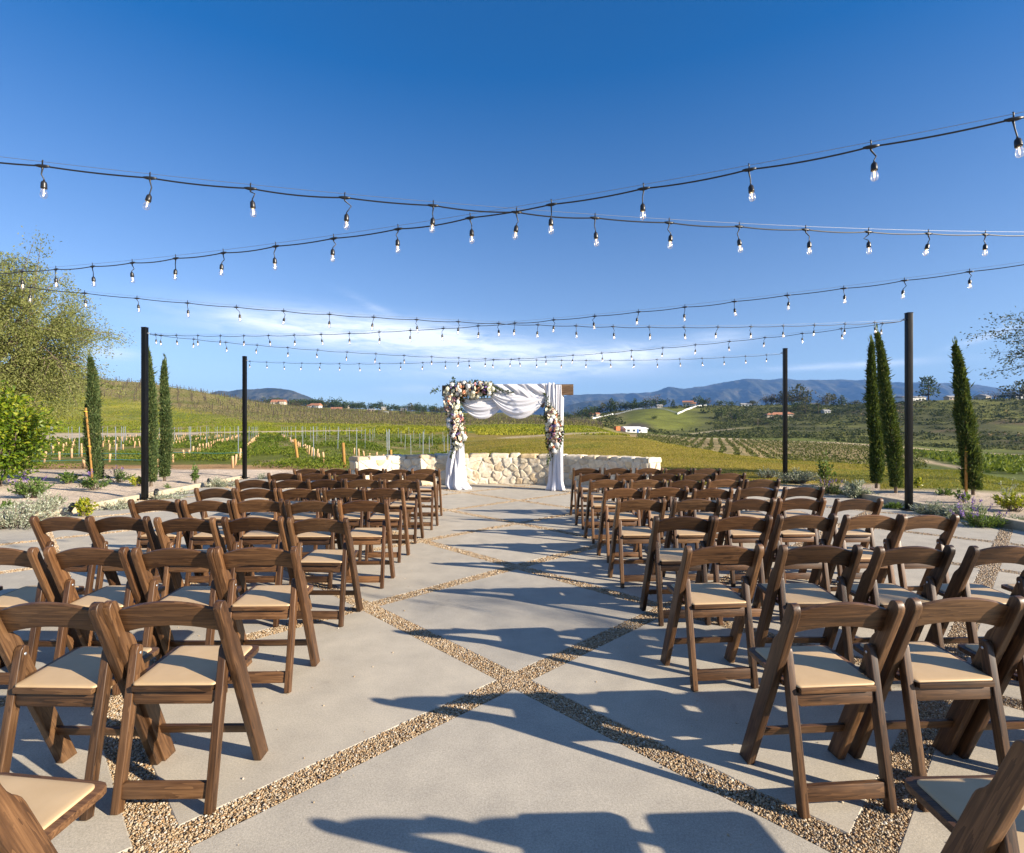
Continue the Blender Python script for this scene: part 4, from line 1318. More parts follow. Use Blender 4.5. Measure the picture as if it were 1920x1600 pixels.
def build_strings():
    # socket and bulb, hanging from z = 0
    mb = MB(); mb.lathe([(.0195, -.116), (.020, -.108), (.0188, -.104), (.020, -.098), (.0188, -.093), (.0185, -.080), (.0145, -.068), (.008, -.064), (.005, -.055)], 14)
    mb.v = [tuple(c * .80 for c in v) for v in mb.v]
    socket_me = mb.mesh('socket', MAT['socket'])
    mb = MB(); prof = [(.003, -.186), (.010, -.1845), (.0165, -.180), (.021, -.172), (.023, -.163), (.0225, -.153), (.0195, -.142), (.0155, -.131), (.0135, -.122), (.0135, -.116)]
    mb.lathe(prof, 14); bulb_g = mb
    b2 = MB()
    b2.v, b2.f, b2.g, b2.mi, b2.sm = mb.v, mb.f, mb.g, [0] * len(mb.f), mb.sm
    b2.tube([(.0022, 0, -.122), (.0028, 0, -.165)], .0034, 6, mi=1); b2.tube([(-.0045, .001, -.122), (-.004, .001, -.160)], .0022, 6, mi=1)
    b2.v = [tuple(c * .80 for c in v) for v in b2.v]
    bulb_me = b2.mesh('bulb', [MAT['glass'], MAT['filament']])
    P = {}
    for k, (x, y) in POSTS.items(): P[k] = Vector((x + (.09 if k[0] == 'L' else -.09), y, 3.255))
    for k, (x, y) in HOOKS.items(): P[k] = Vector((x, y, 3.255))
    # (from, to, sag, phase of the first bulb in metres, label)
    runs = [('L_', 'R0', .355, .383, .556, 'string of clear bulbs sloping down from the upper left, nearest overhead'),
            ('R_', 'L0', .375, .032, .579, 'string of clear bulbs sloping down from the upper right, nearest overhead'),
            ('La', 'R0', .33, .177, .575, 'string of clear bulbs rising from the near left post to the right edge'),
            ('L0', 'Ra', .31, .517, .584, 'string of clear bulbs from the left edge down to the near right post'),
            ('La', 'Rb', .31, .204, .584, 'string of clear bulbs from the near left post to the far right post'),
            ('Lb', 'Ra', .31, .07, .610, 'string of clear bulbs from the far left post to the near right post')]
    rng = np.random.RandomState(17)
    for a, b, sag, ph, step, lab in runs:
        A, B = P[a], P[b]; L = (B - A).length
        root = empty('string_light', A); tag(root, lab, 'string lights', 'bulb strings criss-crossing over the patio')

        def pos(t): return (B - A) * t - Vector((0, 0, 4 * sag * t * (1 - t)))
        hooks = []; s = ph
        while s < L - .1: hooks.append(s / L); s += step
        ends = [0.0] + hooks + [1.0]
        pts = []
        for i in range(len(ends) - 1):
            t0, t1 = ends[i], ends[i + 1]; dip = .011 * (t1 - t0) * L / step * rng.uniform(.6, 1.35)
            for k in range(8):
                q = k / 8; p = pos(t0 + (t1 - t0) * q) - Vector((0, 0, .024 + 4 * dip * q * (1 - q)))
                pts.append(p)
        pts.append(pos(1.0))
        pts[0] = pos(0)
        mb = MB(); mb.tube(pts, .0046, 7); mb.build('cable', MAT['cable'], root)
        mb = MB(); mb.tube([pos(t) for t in np.linspace(0, 1, 60)], .0013, 5); mb.build('support_wire', MAT['wire'], root)
        tang = (B - A).normalized(); rz = math.atan2(tang.y, tang.x)
        for t in hooks:
            p = pos(t) - Vector((0, 0, .024))
            # a short pigtail, each one bent a little differently
            j1, j2 = rng.normal(0, .011, 2); jt = rng.normal(0, .010, 2); drop = rng.uniform(-.012, .012)
            mb = MB()
            mb.tube([(-.036, 0, 0), (-.014, 0, -.001), (.014, 0, -.001), (.036, 0, 0)], [.0055, .010, .010, .0055], 8)
            mb.tube([(0, 0, .004), (0, 0, .030), (.004, 0, .034)], .0035, 6)
            mb.tube([(0, 0, -.004), (0, 0, -.02), (j1 + jt[0], j2, -.052 + drop * .5), (jt[0], jt[1], -.078 + drop), (jt[0], jt[1], -.088 + drop)], [.009, .0045, .0034, .0034, .0034], 7)
            mb.build('hanger', MAT['cable'], root).location = p
            rot = Matrix.Rotation(rng.normal(0, .08), 3, 'X') @ Matrix.Rotation(rng.normal(0, .08), 3, 'Y') @ Matrix.Rotation(rng.uniform(0, 6), 3, 'Z')
            end = p + Matrix.Rotation(rz, 3, 'Z') @ Vector((jt[0], jt[1], -.086 + drop))
            so = link('socket', socket_me, root, end - rot @ Vector((0, 0, -.047)), rot.to_euler())
            link('bulb', bulb_me, so)
        for o in root.children:
            if o.name.startswith('hanger'): o.rotation_euler = (0, 0, rz)


build_strings()
# ---------------------------------------------------------------- trees and plants near the patio
def tree(name, label, base, crown_c, radii, n_tips, per_tip, leaf, mat, bark, seed, trunk_r=.12, cat='tree', group=None, droop=.0, spread=.20, fill=.0, stems=1, shell=.45):
    rng = np.random.RandomState(seed)
    root = empty(name, base); tag(root, label, cat, group)
    base = Vector(base); C = Vector(crown_c) - base; rad = np.array(radii)
    mb = MB(); fork = []
    for k in range(stems):
        off = Vector((rng.normal(0, .12), rng.normal(0, .12), 0)) if stems > 1 else Vector((0, 0, 0))
        f = Vector((C.x * .45 + rng.normal(0, .2), C.y * .45 + rng.normal(0, .2), max(.35, C.z - radii[2] * .55)))
        pts = [off - Vector((0, 0, .25))] + [off.lerp(f, q) + Vector((rng.normal(0, .05), rng.normal(0, .05), 0)) for q in (.25, .5, .75)] + [f]
        mb.tube(pts, [trunk_r * (1 - .11 * i) for i in range(5)], 8); fork.append(f)
    limbs = []
    nl = max(5, n_tips // 9)
    for k in range(nl):
        d = unit(rng.normal(size=3)); d[2] = d[2] * .8 + .15
        e = np.array(C) + d * rad * rng.uniform(.35, .6)
        f = np.array(fork[k % len(fork)])
        m = (f + e) / 2 + rng.normal(0, .12, 3) * rad * .5
        limbs.append((f, m, e)); mb.tube([f, m, e], [trunk_r * .5, trunk_r * .34, trunk_r * .17], 6)
    P = []; A = []
    for k in range(n_tips):
        d = unit(rng.normal(size=3)); d[2] = d[2] * .95 + .05
        tip = np.array(C) + d * rad * rng.uniform(shell, 1.0) ** .6 * (1 + float(np.clip(.2 * rng.normal(), -.4, .2)))
        if tip[2] < .15: tip[2] = .15 + rng.uniform(0, .2)
        f, m, e = min(limbs, key=lambda l: np.linalg.norm(l[2] - tip))
        t0 = e if rng.uniform() < .7 else m
        mid = (t0 + tip) / 2 + np.array([0, 0, .12 * rad[2]]) * rng.uniform(-.2, 1)
        mb.tube([t0, mid, tip], [trunk_r * .13, trunk_r * .085, trunk_r * .03], 4, caps=False)
        q = rng.uniform(.25, 1.08, per_tip)[:, None]
        cv = (1 - q) ** 2 * t0 + 2 * q * (1 - q) * mid + q ** 2 * tip
        s = spread * rng.uniform(.6, 1.5)
        P.append(cv + rng.normal(0, s, (per_tip, 3)) * np.array([1, 1, .8]) - np.array([0, 0, droop]) * rng.uniform(0, 1, (per_tip, 1)))
        A.append(np.repeat((unit(tip - t0) + np.array([0, 0, -droop]))[None], per_tip, 0))
    if fill:
        m = int(fill); d = unit(rng.normal(size=(m, 3))) * rng.uniform(.2, .95, (m, 1)) ** .5
        p = np.array(C) + d * rad
        keep = fbm2(p[:, 0] * 1.6 + p[:, 2], p[:, 1] * 1.6 - p[:, 2] * 1.3, seed, 3) > -.03
        P.append(p[keep]); A.append(d[keep])
    P = np.concatenate(P); A = np.concatenate(A)
    ok = P[:, 2] > .03
    V, Fq, r = leaf_arrays(P[ok], leaf[0], leaf[1], rng, A[ok], 1.3)
    # light and dark sprays: new growth differs spray by spray
    r = np.clip(.65 * r + .35 * (.5 + .9 * np.repeat(fbm2(P[ok][:, 0] * 1.1 + P[ok][:, 2] * .7, P[ok][:, 1] * 1.1, seed + 4, 3), 4)), 0, 1)
    mb.build('trunk', bark, root)
    link('crown', np_mesh('crown', V, Fq, mat, attrs={'rnd': r}), root)
    return root


def cypress(label, base, height, width, lean, seed, mat, stake=None, n=12000, group='slim cypress trees round the patio'):
    """lean: (x shift at top, bend exponent)"""
    rng = np.random.RandomState(seed)
    root = empty('cypress_tree', base); tag(root, label, 'cypress', group)
    b = np.array(base)

    def ax(t): return np.stack([lean[0] * t ** lean[1] + .03 * np.sin(t * 7 + seed), .02 * np.sin(t * 5 + seed * 2), t * height], -1)
    t = rng.beta(1.05, 1.15, n); t = .035 + .965 * t
    prof = np.interp(t, [0, .03, .12, .3, .55, .75, .9, .97, 1], [.45, .72, .95, 1, .88, .64, .36, .18, .05]) * width / 2
    a = rng.uniform(0, 2 * math.pi, n)
    lump = 1 + .42 * fbm2(np.cos(a) * 1.3 + t * 3 * height, np.sin(a) * 1.3 + seed, seed, 3) + .16 * fbm2(a * 2, t * height * 6, seed + 2, 2)
    q = rng.uniform(.45, 1.06, n) ** .7
    rr_ = prof * lump * q
    P = ax(t) + np.stack([np.cos(a) * rr_, np.sin(a) * rr_, np.zeros(n)], -1)
    A = np.stack([np.cos(a) * .55, np.sin(a) * .55, np.full(n, 1.0)], -1)
    V, Fq, r = leaf_arrays(P, .066, .021, rng, A, .75)
    # ragged tip and a few stray sprays
    m = 70; tt = rng.uniform(.86, 1.035, m); P2 = ax(tt) + rng.normal(0, .018, (m, 3)); V2, F2, r2 = leaf_arrays(P2, .12, .02, rng, np.tile([lean[0] * .25, 0, 1.0], (m, 1)), .25)
    m = 120; tt = rng.uniform(.08, .95, m); aa = rng.uniform(0, 6.28, m); rp = np.interp(tt, [0, .3, .75, 1], [.7, 1, .7, .1]) * width / 2 * rng.uniform(1, 1.3, m)
    P3 = ax(tt) + np.stack([np.cos(aa) * rp, np.sin(aa) * rp, np.zeros(m)], -1); V3, F3, r3 = leaf_arrays(P3, .13, .02, rng, np.stack([np.cos(aa), np.sin(aa), np.full(m, .9)], -1), .4)
    V, Fq, r = join([(V, Fq, r), (V2, F2, r2), (V3, F3, r3)])
    mb = MB(); mb.tube([tuple(p - np.array([0, 0, .2 if i == 0 else 0])) for i, p in enumerate(ax(np.linspace(0, .9, 9)))], [.035 * (1 - .09 * i) for i in range(9)], 6)
    mb.build('trunk', MAT['bark'], root)
    link('crown', np_mesh('crown', V, Fq, mat, attrs={'rnd': r}), root)
    if stake:
        (x0, x1, y, h, lb) = stake
        mb = MB(); mb.tube([(x0, y, -.15), ((x0 + x1) / 2, y, h / 2), (x1, y, h)], [.024, .023, .022], 10)
        so = mb.build('stake', MAT['stake']); so.location = base; tag(so, lb, 'tree stake', 'wooden tree stakes')
        mb = MB(); mb.tube([(x1 - .045, y - .012, h * .95), (x1, y - .036, h * .955), (x1 + .04, y, h * .95)], .008, 6); mb.tube([(x0 * .5 + x1 * .5 - .04, y - .012, h * .5), ((x0 + x1) / 2, y - .038, h * .505), ((x0 + x1) / 2 + .04, y, h * .5)], .008, 6)
        mb.build('tie', MAT['tape'], so)
    return root


def shrub(name, label, base, rx, ry, h, n, leaf, mat, seed, flowers=0, upright=.6, group=None, spikes=0, fl_mat=None, open_=.35, cat='shrub'):
    rng = np.random.RandomState(seed); root = empty(name, base); tag(root, label, cat, group)
    k = max(8, n // 26); P = []; A = []; mb = MB()
    for i in range(k):
        a = rng.uniform(0, 6.283); q = math.sqrt(rng.uniform(0, 1)); hh = h * rng.uniform(.55, 1.08) * (1 - .45 * q * q)
        tip = np.array([rx * q * math.cos(a), ry * q * math.sin(a), hh]); b0 = np.array([tip[0] * .22, tip[1] * .22, 0])
        mid = (b0 + tip) / 2 + np.array([-tip[0] * .12, -tip[1] * .12, hh * .06])
        mb.tube([b0, mid, tip], [.006, .004, .002], 4, caps=False)
        m = n // k; t = rng.uniform(open_, 1.02, m)[:, None]
        c = (1 - t) ** 2 * b0 + 2 * t * (1 - t) * mid + t * t * tip
        P.append(c + rng.normal(0, .022 + .035 * rx, (m, 3)) * (.4, .4, .3)); d = unit(tip - b0)
        A.append(np.repeat((d * np.array([1, 1, upright + .4]))[None], m, 0))
    P = np.concatenate(P); A = np.concatenate(A); P[:, 2] = np.maximum(P[:, 2], .01)
    V, Fq, r = leaf_arrays(P, leaf[0], leaf[1], rng, A, 1.1)
    mb.build('sprays', MAT['bark'], root)
    link('leaves', np_mesh('leaves', V, Fq, mat, attrs={'rnd': r}), root)
    if flowers:
        P = []; A = []; sm = MB()
        for i in range(flowers):
            a = rng.uniform(0, 6.283); q = math.sqrt(rng.uniform(.1, 1)); l = rng.uniform(.08, .18)
            p0 = np.array([rx * q * math.cos(a) * .9, ry * q * math.sin(a) * .9, h * (1 - .35 * q)]); d = unit(np.array([math.cos(a) * q * .9, math.sin(a) * q * .9, 1.0]))
            sm.tube([p0 * .8, p0, p0 + d * l], .0025, 3, caps=False)
            t = rng.uniform(.25, 1, 14)[:, None]; P.append(p0 + d * l * t + rng.normal(0, .006, (14, 3))); A.append(np.repeat(d[None], 14, 0))
        V, Fq, r = leaf_arrays(np.concatenate(P), .026, .014, rng, np.concatenate(A), 1.2)
        fo = link('blossoms', np_mesh('blossoms', V, Fq, fl_mat or MAT['violet'], attrs={'rnd': r}), root)
        sm.build('sprays', MAT['green_stem'] if 'green_stem' in MAT else MAT['bark'], root)
    return root


def build_plants():
    # big olive on the left, leaning over the gravel bed
    tree('olive_tree', 'large grey-green olive tree with loose drooping sprays at the left edge', (-14.6, 13.6, Hs(-14.6, 13.6)), (-13.95, 13.7, 3.6), (3.0, 2.6, 2.5), 380, 330, (.062, .025), MAT['olive'], MAT['bark'], 4, .15, group=None, droop=.12, spread=.13, fill=85000, stems=3, shell=.4)
    tree('olive_tree', 'dark olive tree reaching in from the right edge behind the cypress', (15.2, 12.3, Hs(15.2, 12.3)), (14.1, 12.0, 3.35), (2.55, 2.1, 1.6), 85, 240, (.065, .026), MAT['olive_dark'], MAT['bark_dark'], 9, .09, droop=.08, spread=.095, fill=0, stems=2, shell=.55)
    tree('olive_tree', 'olive tree beside the patio whose dappled shade falls across the slabs', (13.2, -2.2, -.1), (12.6, -1.8, 5.5), (.75, .8, .6), 14, 40, (.07, .022), MAT['olive_dark'], MAT['bark_dark'], 12, .06, spread=.16)
    tree('citrus_shrub', 'tall bright green citrus bush in front of the olive tree', (-11.75, 11.9, Hs(-11.75, 11.9)), (-11.75, 11.9, 1.2), (.95, .8, 1.28), 110, 80, (.10, .045), MAT['citrus'], MAT['bark_dark'], 15, .05, cat='bush', spread=.12, fill=3600, stems=3, shell=.3)
    tree('citrus_shrub', 'low yellow-green bush at the foot of the tall citrus bush', (-11.6, 10.9, Hs(-11.6, 10.9)), (-11.5, 10.9, .42), (.46, .42, .42), 40, 70, (.06, .03), MAT['citrus'], MAT['bark_dark'], 16, .03, cat='bush', spread=.08, fill=1200, stems=2, shell=.3)
    # cypresses
    def base(px, py): p = gp(px, py, .03); p.z = Hs(p.x, p.y) - .01; return tuple(p)
    cypress('dense cypress tied to an amber stake beside the olive tree', base(181, 909), 3.02, .285, (-.17, 1.2), 2, MAT['cypress_blue'], (.06, -.12, -.17, 1.83, 'leaning amber wooden stake tied to the left cypress'))
    cypress('slim blue-green cypress half hidden by the near left light post', base(284, 914), 3.12, .21, (-.06, 1), 3, MAT['cypress_blue'])
    cypress('slim green cypress standing just right of the near left light post', base(311, 904), 3.0, .225, (-.03, 1.3), 5, MAT['cypress_blue'])
    cypress('straight dark cypress before the valley, left of a leaning pair', base(1643, 918), 3.22, .215, (-.13, 1.8), 6, MAT['cypress'])
    cypress('dark cypress curving left at its tip, beside the near right light post', base(1679, 927), 3.3, .235, (-.41, 1.7), 7, MAT['cypress'])
    cypress('stout dark cypress bending left with an amber stake, nearest the right edge', base(1822, 931), 2.98, .285, (-.34, 1.6), 8, MAT['cypress'], (-.165, -.165, -.06, 1.75, 'straight amber wooden stake beside the stout right cypress'), n=14000)
    # bed plants: name, label, pixel base, width px, height px ...
    S, G, Lm = MAT['silver'], MAT['green'], MAT['lime']
    sh = [
        ('silver_shrub', 'wide silver-grey shrub with tiny white blooms at the left edge of the curb', 30, 984, .75, .45, .42, 2600, (.035, .012), S, 0),
        ('silver_shrub', 'silver-grey shrub spilling over the curb behind the outermost left chair', 74, 968, .42, .35, .40, 1300, (.035, .012), S, 0),
        ('salvia_plant', 'bushy green salvia with purple spikes in the left gravel bed', 58, 936, .36, .3, .42, 900, (.06, .02), G, 7),
        ('salvia_plant', 'leggy salvia with purple spikes below the staked cypress', 178, 921, .34, .25, .36, 520, (.06, .018), G, 5),
        ('bed_plant', 'low dark green plant between the citrus bush and the staked cypress', 127, 909, .22, .2, .30, 380, (.06, .03), G, 0),
        ('bed_plant', 'small yellow-green euonymus beside the left curb', 160, 965, .17, .15, .36, 340, (.055, .032), Lm, 0),
        ('silver_shrub', 'low silver shrub on the curb left of the near left post', 218, 951, .36, .25, .27, 1000, (.032, .011), S, 0),
        ('bed_plant', 'yellow-green euonymus at the foot of the near left post', 259, 914, .20, .15, .26, 260, (.05, .03), Lm, 0),
        ('salvia_plant', 'airy salvia with purple spikes left of the slim cypresses', 222, 906, .40, .3, .34, 420, (.06, .018), G, 6),
        ('silver_shrub', 'grey-green lavender tuft right of the near left post', 296, 934, .16, .15, .24, 360, (.05, .009), S, 0),
        ('silver_shrub', 'low grey santolina on the left curb, nearer one', 322, 932, .28, .2, .17, 640, (.035, .01), S, 0),
        ('silver_shrub', 'low grey santolina on the left curb, farther one', 348, 924, .28, .2, .18, 640, (.035, .01), S, 0),
        ('bed_plant', 'upright leafy young plant behind the left curb', 367, 908, .16, .14, .52, 300, (.06, .026), G, 0),
        ('silver_shrub', 'pale spiky grass clump near the far left post', 402, 911, .20, .16, .27, 480, (.09, .008), S, 0),
        ('silver_shrub', 'dry brownish grey shrub near the far left post', 428, 910, .30, .2, .30, 620, (.04, .01), S, 0),
        ('silver_shrub', 'small round grey-blue shrub right of the far left post', 492, 896, .17, .17, .26, 420, (.04, .01), S, 0),
        ('bed_plant', 'sparse low plant in the middle of the left gravel bed', 20, 957, .2, .15, .16, 200, (.05, .02), G, 0),
        ('bed_plant', 'thin low plant near the citrus bush in the gravel', 110, 944, .15, .12, .14, 110, (.05, .012), G, 0),
        ('silver_shrub', 'thin woody silver shrub on the left curb', 92, 957, .28, .2, .36, 320, (.045, .014), S, 0),
        ('bed_plant', 'small dark plant near the curb between the slim cypresses', 318, 917, .16, .12, .13, 160, (.045, .01), G, 0),
        # right
        ('silver_shrub', 'long silver-white shrub in front of the far right post', 1497, 908, .56, .3, .36, 2300, (.04, .012), S, 0),
        ('bed_plant', 'upright glossy young tree with three leafy shoots on the right curb', 1549, 911, .20, .15, .78, 260, (.06, .036), G, 0),
        ('salvia_plant', 'blue-green bushy salvia below the upright young tree', 1554, 924, .34, .26, .34, 1000, (.05, .014), MAT['cypress_blue'], 8),
        ('silver_shrub', 'tall grey artichoke-like shrub behind the right curb', 1600, 930, .30, .25, .48, 700, (.075, .022), S, 0),
        ('silver_shrub', 'pale cream-green shrub left of the leaning cypress pair', 1618, 931, .32, .22, .24, 900, (.04, .012), S, 0),
        ('bed_plant', 'low bright green clump on the curb left of the near right post', 1674, 950, .20, .15, .17, 380, (.07, .014), G, 0),
        ('silver_shrub', 'wide silver shrub right of the near right post', 1748, 960, .34, .25, .30, 1300, (.038, .012), S, 0),
        ('silver_shrub', 'second silver shrub right of the near right post, beside lavender', 1786, 966, .34, .25, .26, 1300, (.038, .012), S, 0),
        ('lavender_plant', 'green lavender clump with violet spikes hanging over the right curb', 1840, 983, .33, .25, .30, 1000, (.075, .009), G, 14),
        ('lavender_plant', 'small lavender with violet spikes beside the right silver shrubs', 1822, 966, .20, .18, .26, 420, (.06, .009), S, 8),
        ('bed_plant', 'yellow-green shrub with pale upright plumes near the right edge', 1900, 961, .30, .25, .34, 760, (.06, .018), Lm, 0),
        ('silver_shrub', 'feathery pale plume plant at the right edge of the gravel', 1890, 954, .22, .16, .52, 260, (.045, .012), S, 0),
        ('bed_plant', 'small dark green plant before the stout right cypress', 1803, 945, .13, .1, .22, 150, (.06, .026), G, 0),
        ('bed_plant', 'low olive-green clump left of the stout right cypress', 1770, 932, .20, .15, .13, 300, (.05, .016), G, 0),
        ('silver_shrub', 'low white-flowering ground shrub on the curb at the right edge', 1905, 978, .30, .2, .12, 600, (.03, .012), S, 0),
        ('bed_plant', 'yellow-green sprig beside the near right post', 1722, 919, .12, .1, .26, 160, (.05, .028), Lm, 0),
        ('silver_shrub', 'pale shrub at the lawn edge left of the far right post', 1440, 900, .35, .2, .30, 900, (.04, .012), S, 0),
    ]
    for i, (nm, lb, px, py, rx, ry, h, n, lf, m, fl) in enumerate(sh):
        p = gp(px, py, .03); p.z = Hs(p.x, p.y) - .015
        if p.z < -.1: p.z = 0.0
        shrub(nm, lb, tuple(p), rx, ry, h, int(n * 1.3), lf, m, 100 + i, fl, group='plants in the gravel beds')
    # black spot lamps low in the beds
    for px, py, lb in ((133, 968, 'small black spot lamp on the left curb behind a chair'), (292, 937, 'small black spot lamp beside the near left post'), (391, 914, 'small black spot lamp near the far left post')):
        p = gp(px, py, 0); root = empty('spot_lamp', (p.x, p.y, 0), R(20)); tag(root, lb, 'spot lamp', 'black garden spot lamps')
        mb = MB(); mb.tube([(0, 0, -.1), (0, 0, .11)], .011, 8); mb.build('spike', MAT['black'], root)
        mb = MB(); mb.tube([(0, -.05, .10), (0, -.03, .115), (0, .02, .145), (0, .07, .175)], [.030, .034, .040, .042], 12); hd = mb.build('lamp_head', MAT['black'], root)
        mb = MB(); mb.tube([(0, .072, .176), (0, .0725, .1763)], .034, 12); mb.build('lens', MAT['window'], hd)


build_plants()


def build_lawn():
    rng = np.random.RandomState(77)
    # lawn tufts
    n = 150000
    y = np.exp(rng.uniform(math.log(10.8), math.log(75), n)); px = rng.uniform(820, 2000, n)
    x = (px - CX) * y / F_PX
    brow = np.interp(px, [800, 1100, 1170, 1215, 1270, 1320, 1395, 1465, 1560, 1633, 1714, 1805, 1920, 2000], [75, 75, 75, 70, 54, 42, 33, 29, 26, 25, 24, 24, 24, 24])
    ok = (in_patio(x, y) < -.15) & (y < brow) & ((px < 1400) | (y > np.where(px > 1650, 11.4, 12.6))) & (y > 13.4 - np.clip((px - 1250) / 200, 0, 1) * 2.5)
    dry = fbm2(x / 28, y / 38, 23, 4)
    ok &= rng.uniform(0, 1, n) < np.clip(1.15 - sstep(.2, .5, dry) * .9, 0, 1)
    x, y = x[ok], y[ok]; n = len(x); z = H(x, y)
    s = np.clip(y / 14, 1, 3.2)
    g = fbm2(x / 5, y / 8, 33, 4)
    rt = np.clip(rng.uniform(0, 1, n) * .7 + .25 - .75 * np.clip(g, -.2, .6), 0, 1)
    a = rng.uniform(0, 6.283, n); L = rng.gamma(6, .028 / 6, n).clip(.012, .06) * s ** .4 * (1 + .6 * np.clip(g, 0, 1)); w = .010 * s
    dx, dy = np.cos(a), np.sin(a); le = rng.uniform(.1, .8, n)
    b = np.stack([x, y, z - .005], -1)
    V = np.stack([b + np.stack([-dy * w, dx * w, 0 * w], -1), b + np.stack([dy * w, -dx * w, 0 * w], -1), b + np.stack([dx * L * le, dy * L * le, L], -1)], 1).reshape(-1, 3)
    o = link('lawn_grass', np_mesh('lawn_grass', V, np.arange(3 * n).reshape(n, 3), MAT['grass'], attrs={'rnd': np.repeat(rt, 3)}))
    tag(o, 'short golden green grass on the lawn', 'grass', kind='stuff')
    # weedy cover crop in the young vineyard and at the hill foot
    n = 60000
    y = np.exp(rng.uniform(math.log(16.5), math.log(85), n)); px = rng.uniform(-40, 860, n); x = (px - CX) * y / F_PX
    g = fbm2(x / 3.2, y / 3.2, 61, 4)
    ok = (g > .02 + .32 * np.clip((y - 22) / 30, 0, 1)) & (road_l(px, CY - (H(x, y) - CAM_H) * F_PX / y, y) < .05) & (y > 16.8 + 1.2 * fbm2(x / 2.0, y * 0, 71, 3) + np.where(px > 560, -1.8, 0.9)) & (in_patio(x, y) < -.3)
    x, y, g = x[ok], y[ok], g[ok]; z = H(x, y); n = len(x)
    h = np.clip(.05 + .55 * np.clip(g + .12, 0, 1), .04, .42)
    P = np.stack([x, y, z + rng.uniform(0, 1, n) * h], -1)
    P = np.repeat(P, 3, 0) + rng.normal(0, .06, (3 * n, 3)) * (1, 1, .5); P[:, 2] = np.maximum(P[:, 2], np.repeat(z, 3) + .01)
    sc = np.repeat(np.clip(y / 24, .8, 2.6), 3)[:, None]
    V, Fq, r = leaf_arrays(P, .085, .045, rng, np.tile([0, 0, .8], (3 * n, 1)), 1.4)
    V = (V.reshape(-1, 4, 3) - P[:, None]) * sc[:, None] + P[:, None]
    r = np.clip(r * .6 + .4 * np.repeat(np.repeat(.5 - 1.2 * g, 3), 4), 0, 1)
    o = link('cover_crop', np_mesh('cover_crop', V.reshape(-1, 3), Fq, MAT['weed'], attrs={'rnd': r}))
    tag(o, 'green weedy cover crop between the young vines', 'ground cover', kind='stuff')
    # taller spring grass on the banks of the hill
    n = 120000
    y = np.exp(rng.uniform(math.log(82), math.log(235), n)); px = rng.uniform(-60, 1180, n); x = (px - CX) * y / F_PX
    top = np.interp(px, [0, 135, 263, 394, 470, 560, 700, 850, 1000, 1100], [232, 222, 208, 190, 172, 160, 158, 160, 165, 170])
    g = fbm2(x / 9, y / 14, 63, 4)
    ypx = CY - (H(x, y) - CAM_H) * F_PX / y
    road = road_l(px, ypx, y) > .05
    road |= (np.abs(ypx - np.interp(px, [930, 1000, 1070, 1160], [822, 818, 813.5, 812])) < 2.0) & (px > 940) & (y < 125)
    ok = (y < top + 6) & ~road & (g > -.35)
    x, y, g = x[ok], y[ok], g[ok]; z = H(x, y); n = len(x)
    P = np.stack([x, y, z], -1)
    V, Fq, r = leaf_arrays(P, .32, .22, rng, np.tile([0, 0, 1.0], (n, 1)), 1.5)
    r = np.clip(r * .5 + .5 * np.repeat(.55 + .9 * fbm2(x / 30, y / 42, 23, 4), 4), 0, 1)
    o = link('hill_grass', np_mesh('hill_grass', V, Fq, MAT['bank'], attrs={'rnd': r}))
    tag(o, 'tall yellow-green spring grass on the hill banks', 'grass', kind='stuff')


MAT['bank'] = leaf_mat('bank_grass', [(0, (.095, .145, .012)), (.45, (.20, .22, .018)), (.8, (.32, .28, .028)), (1, (.42, .35, .05))], .7, .3, .1)
build_lawn()
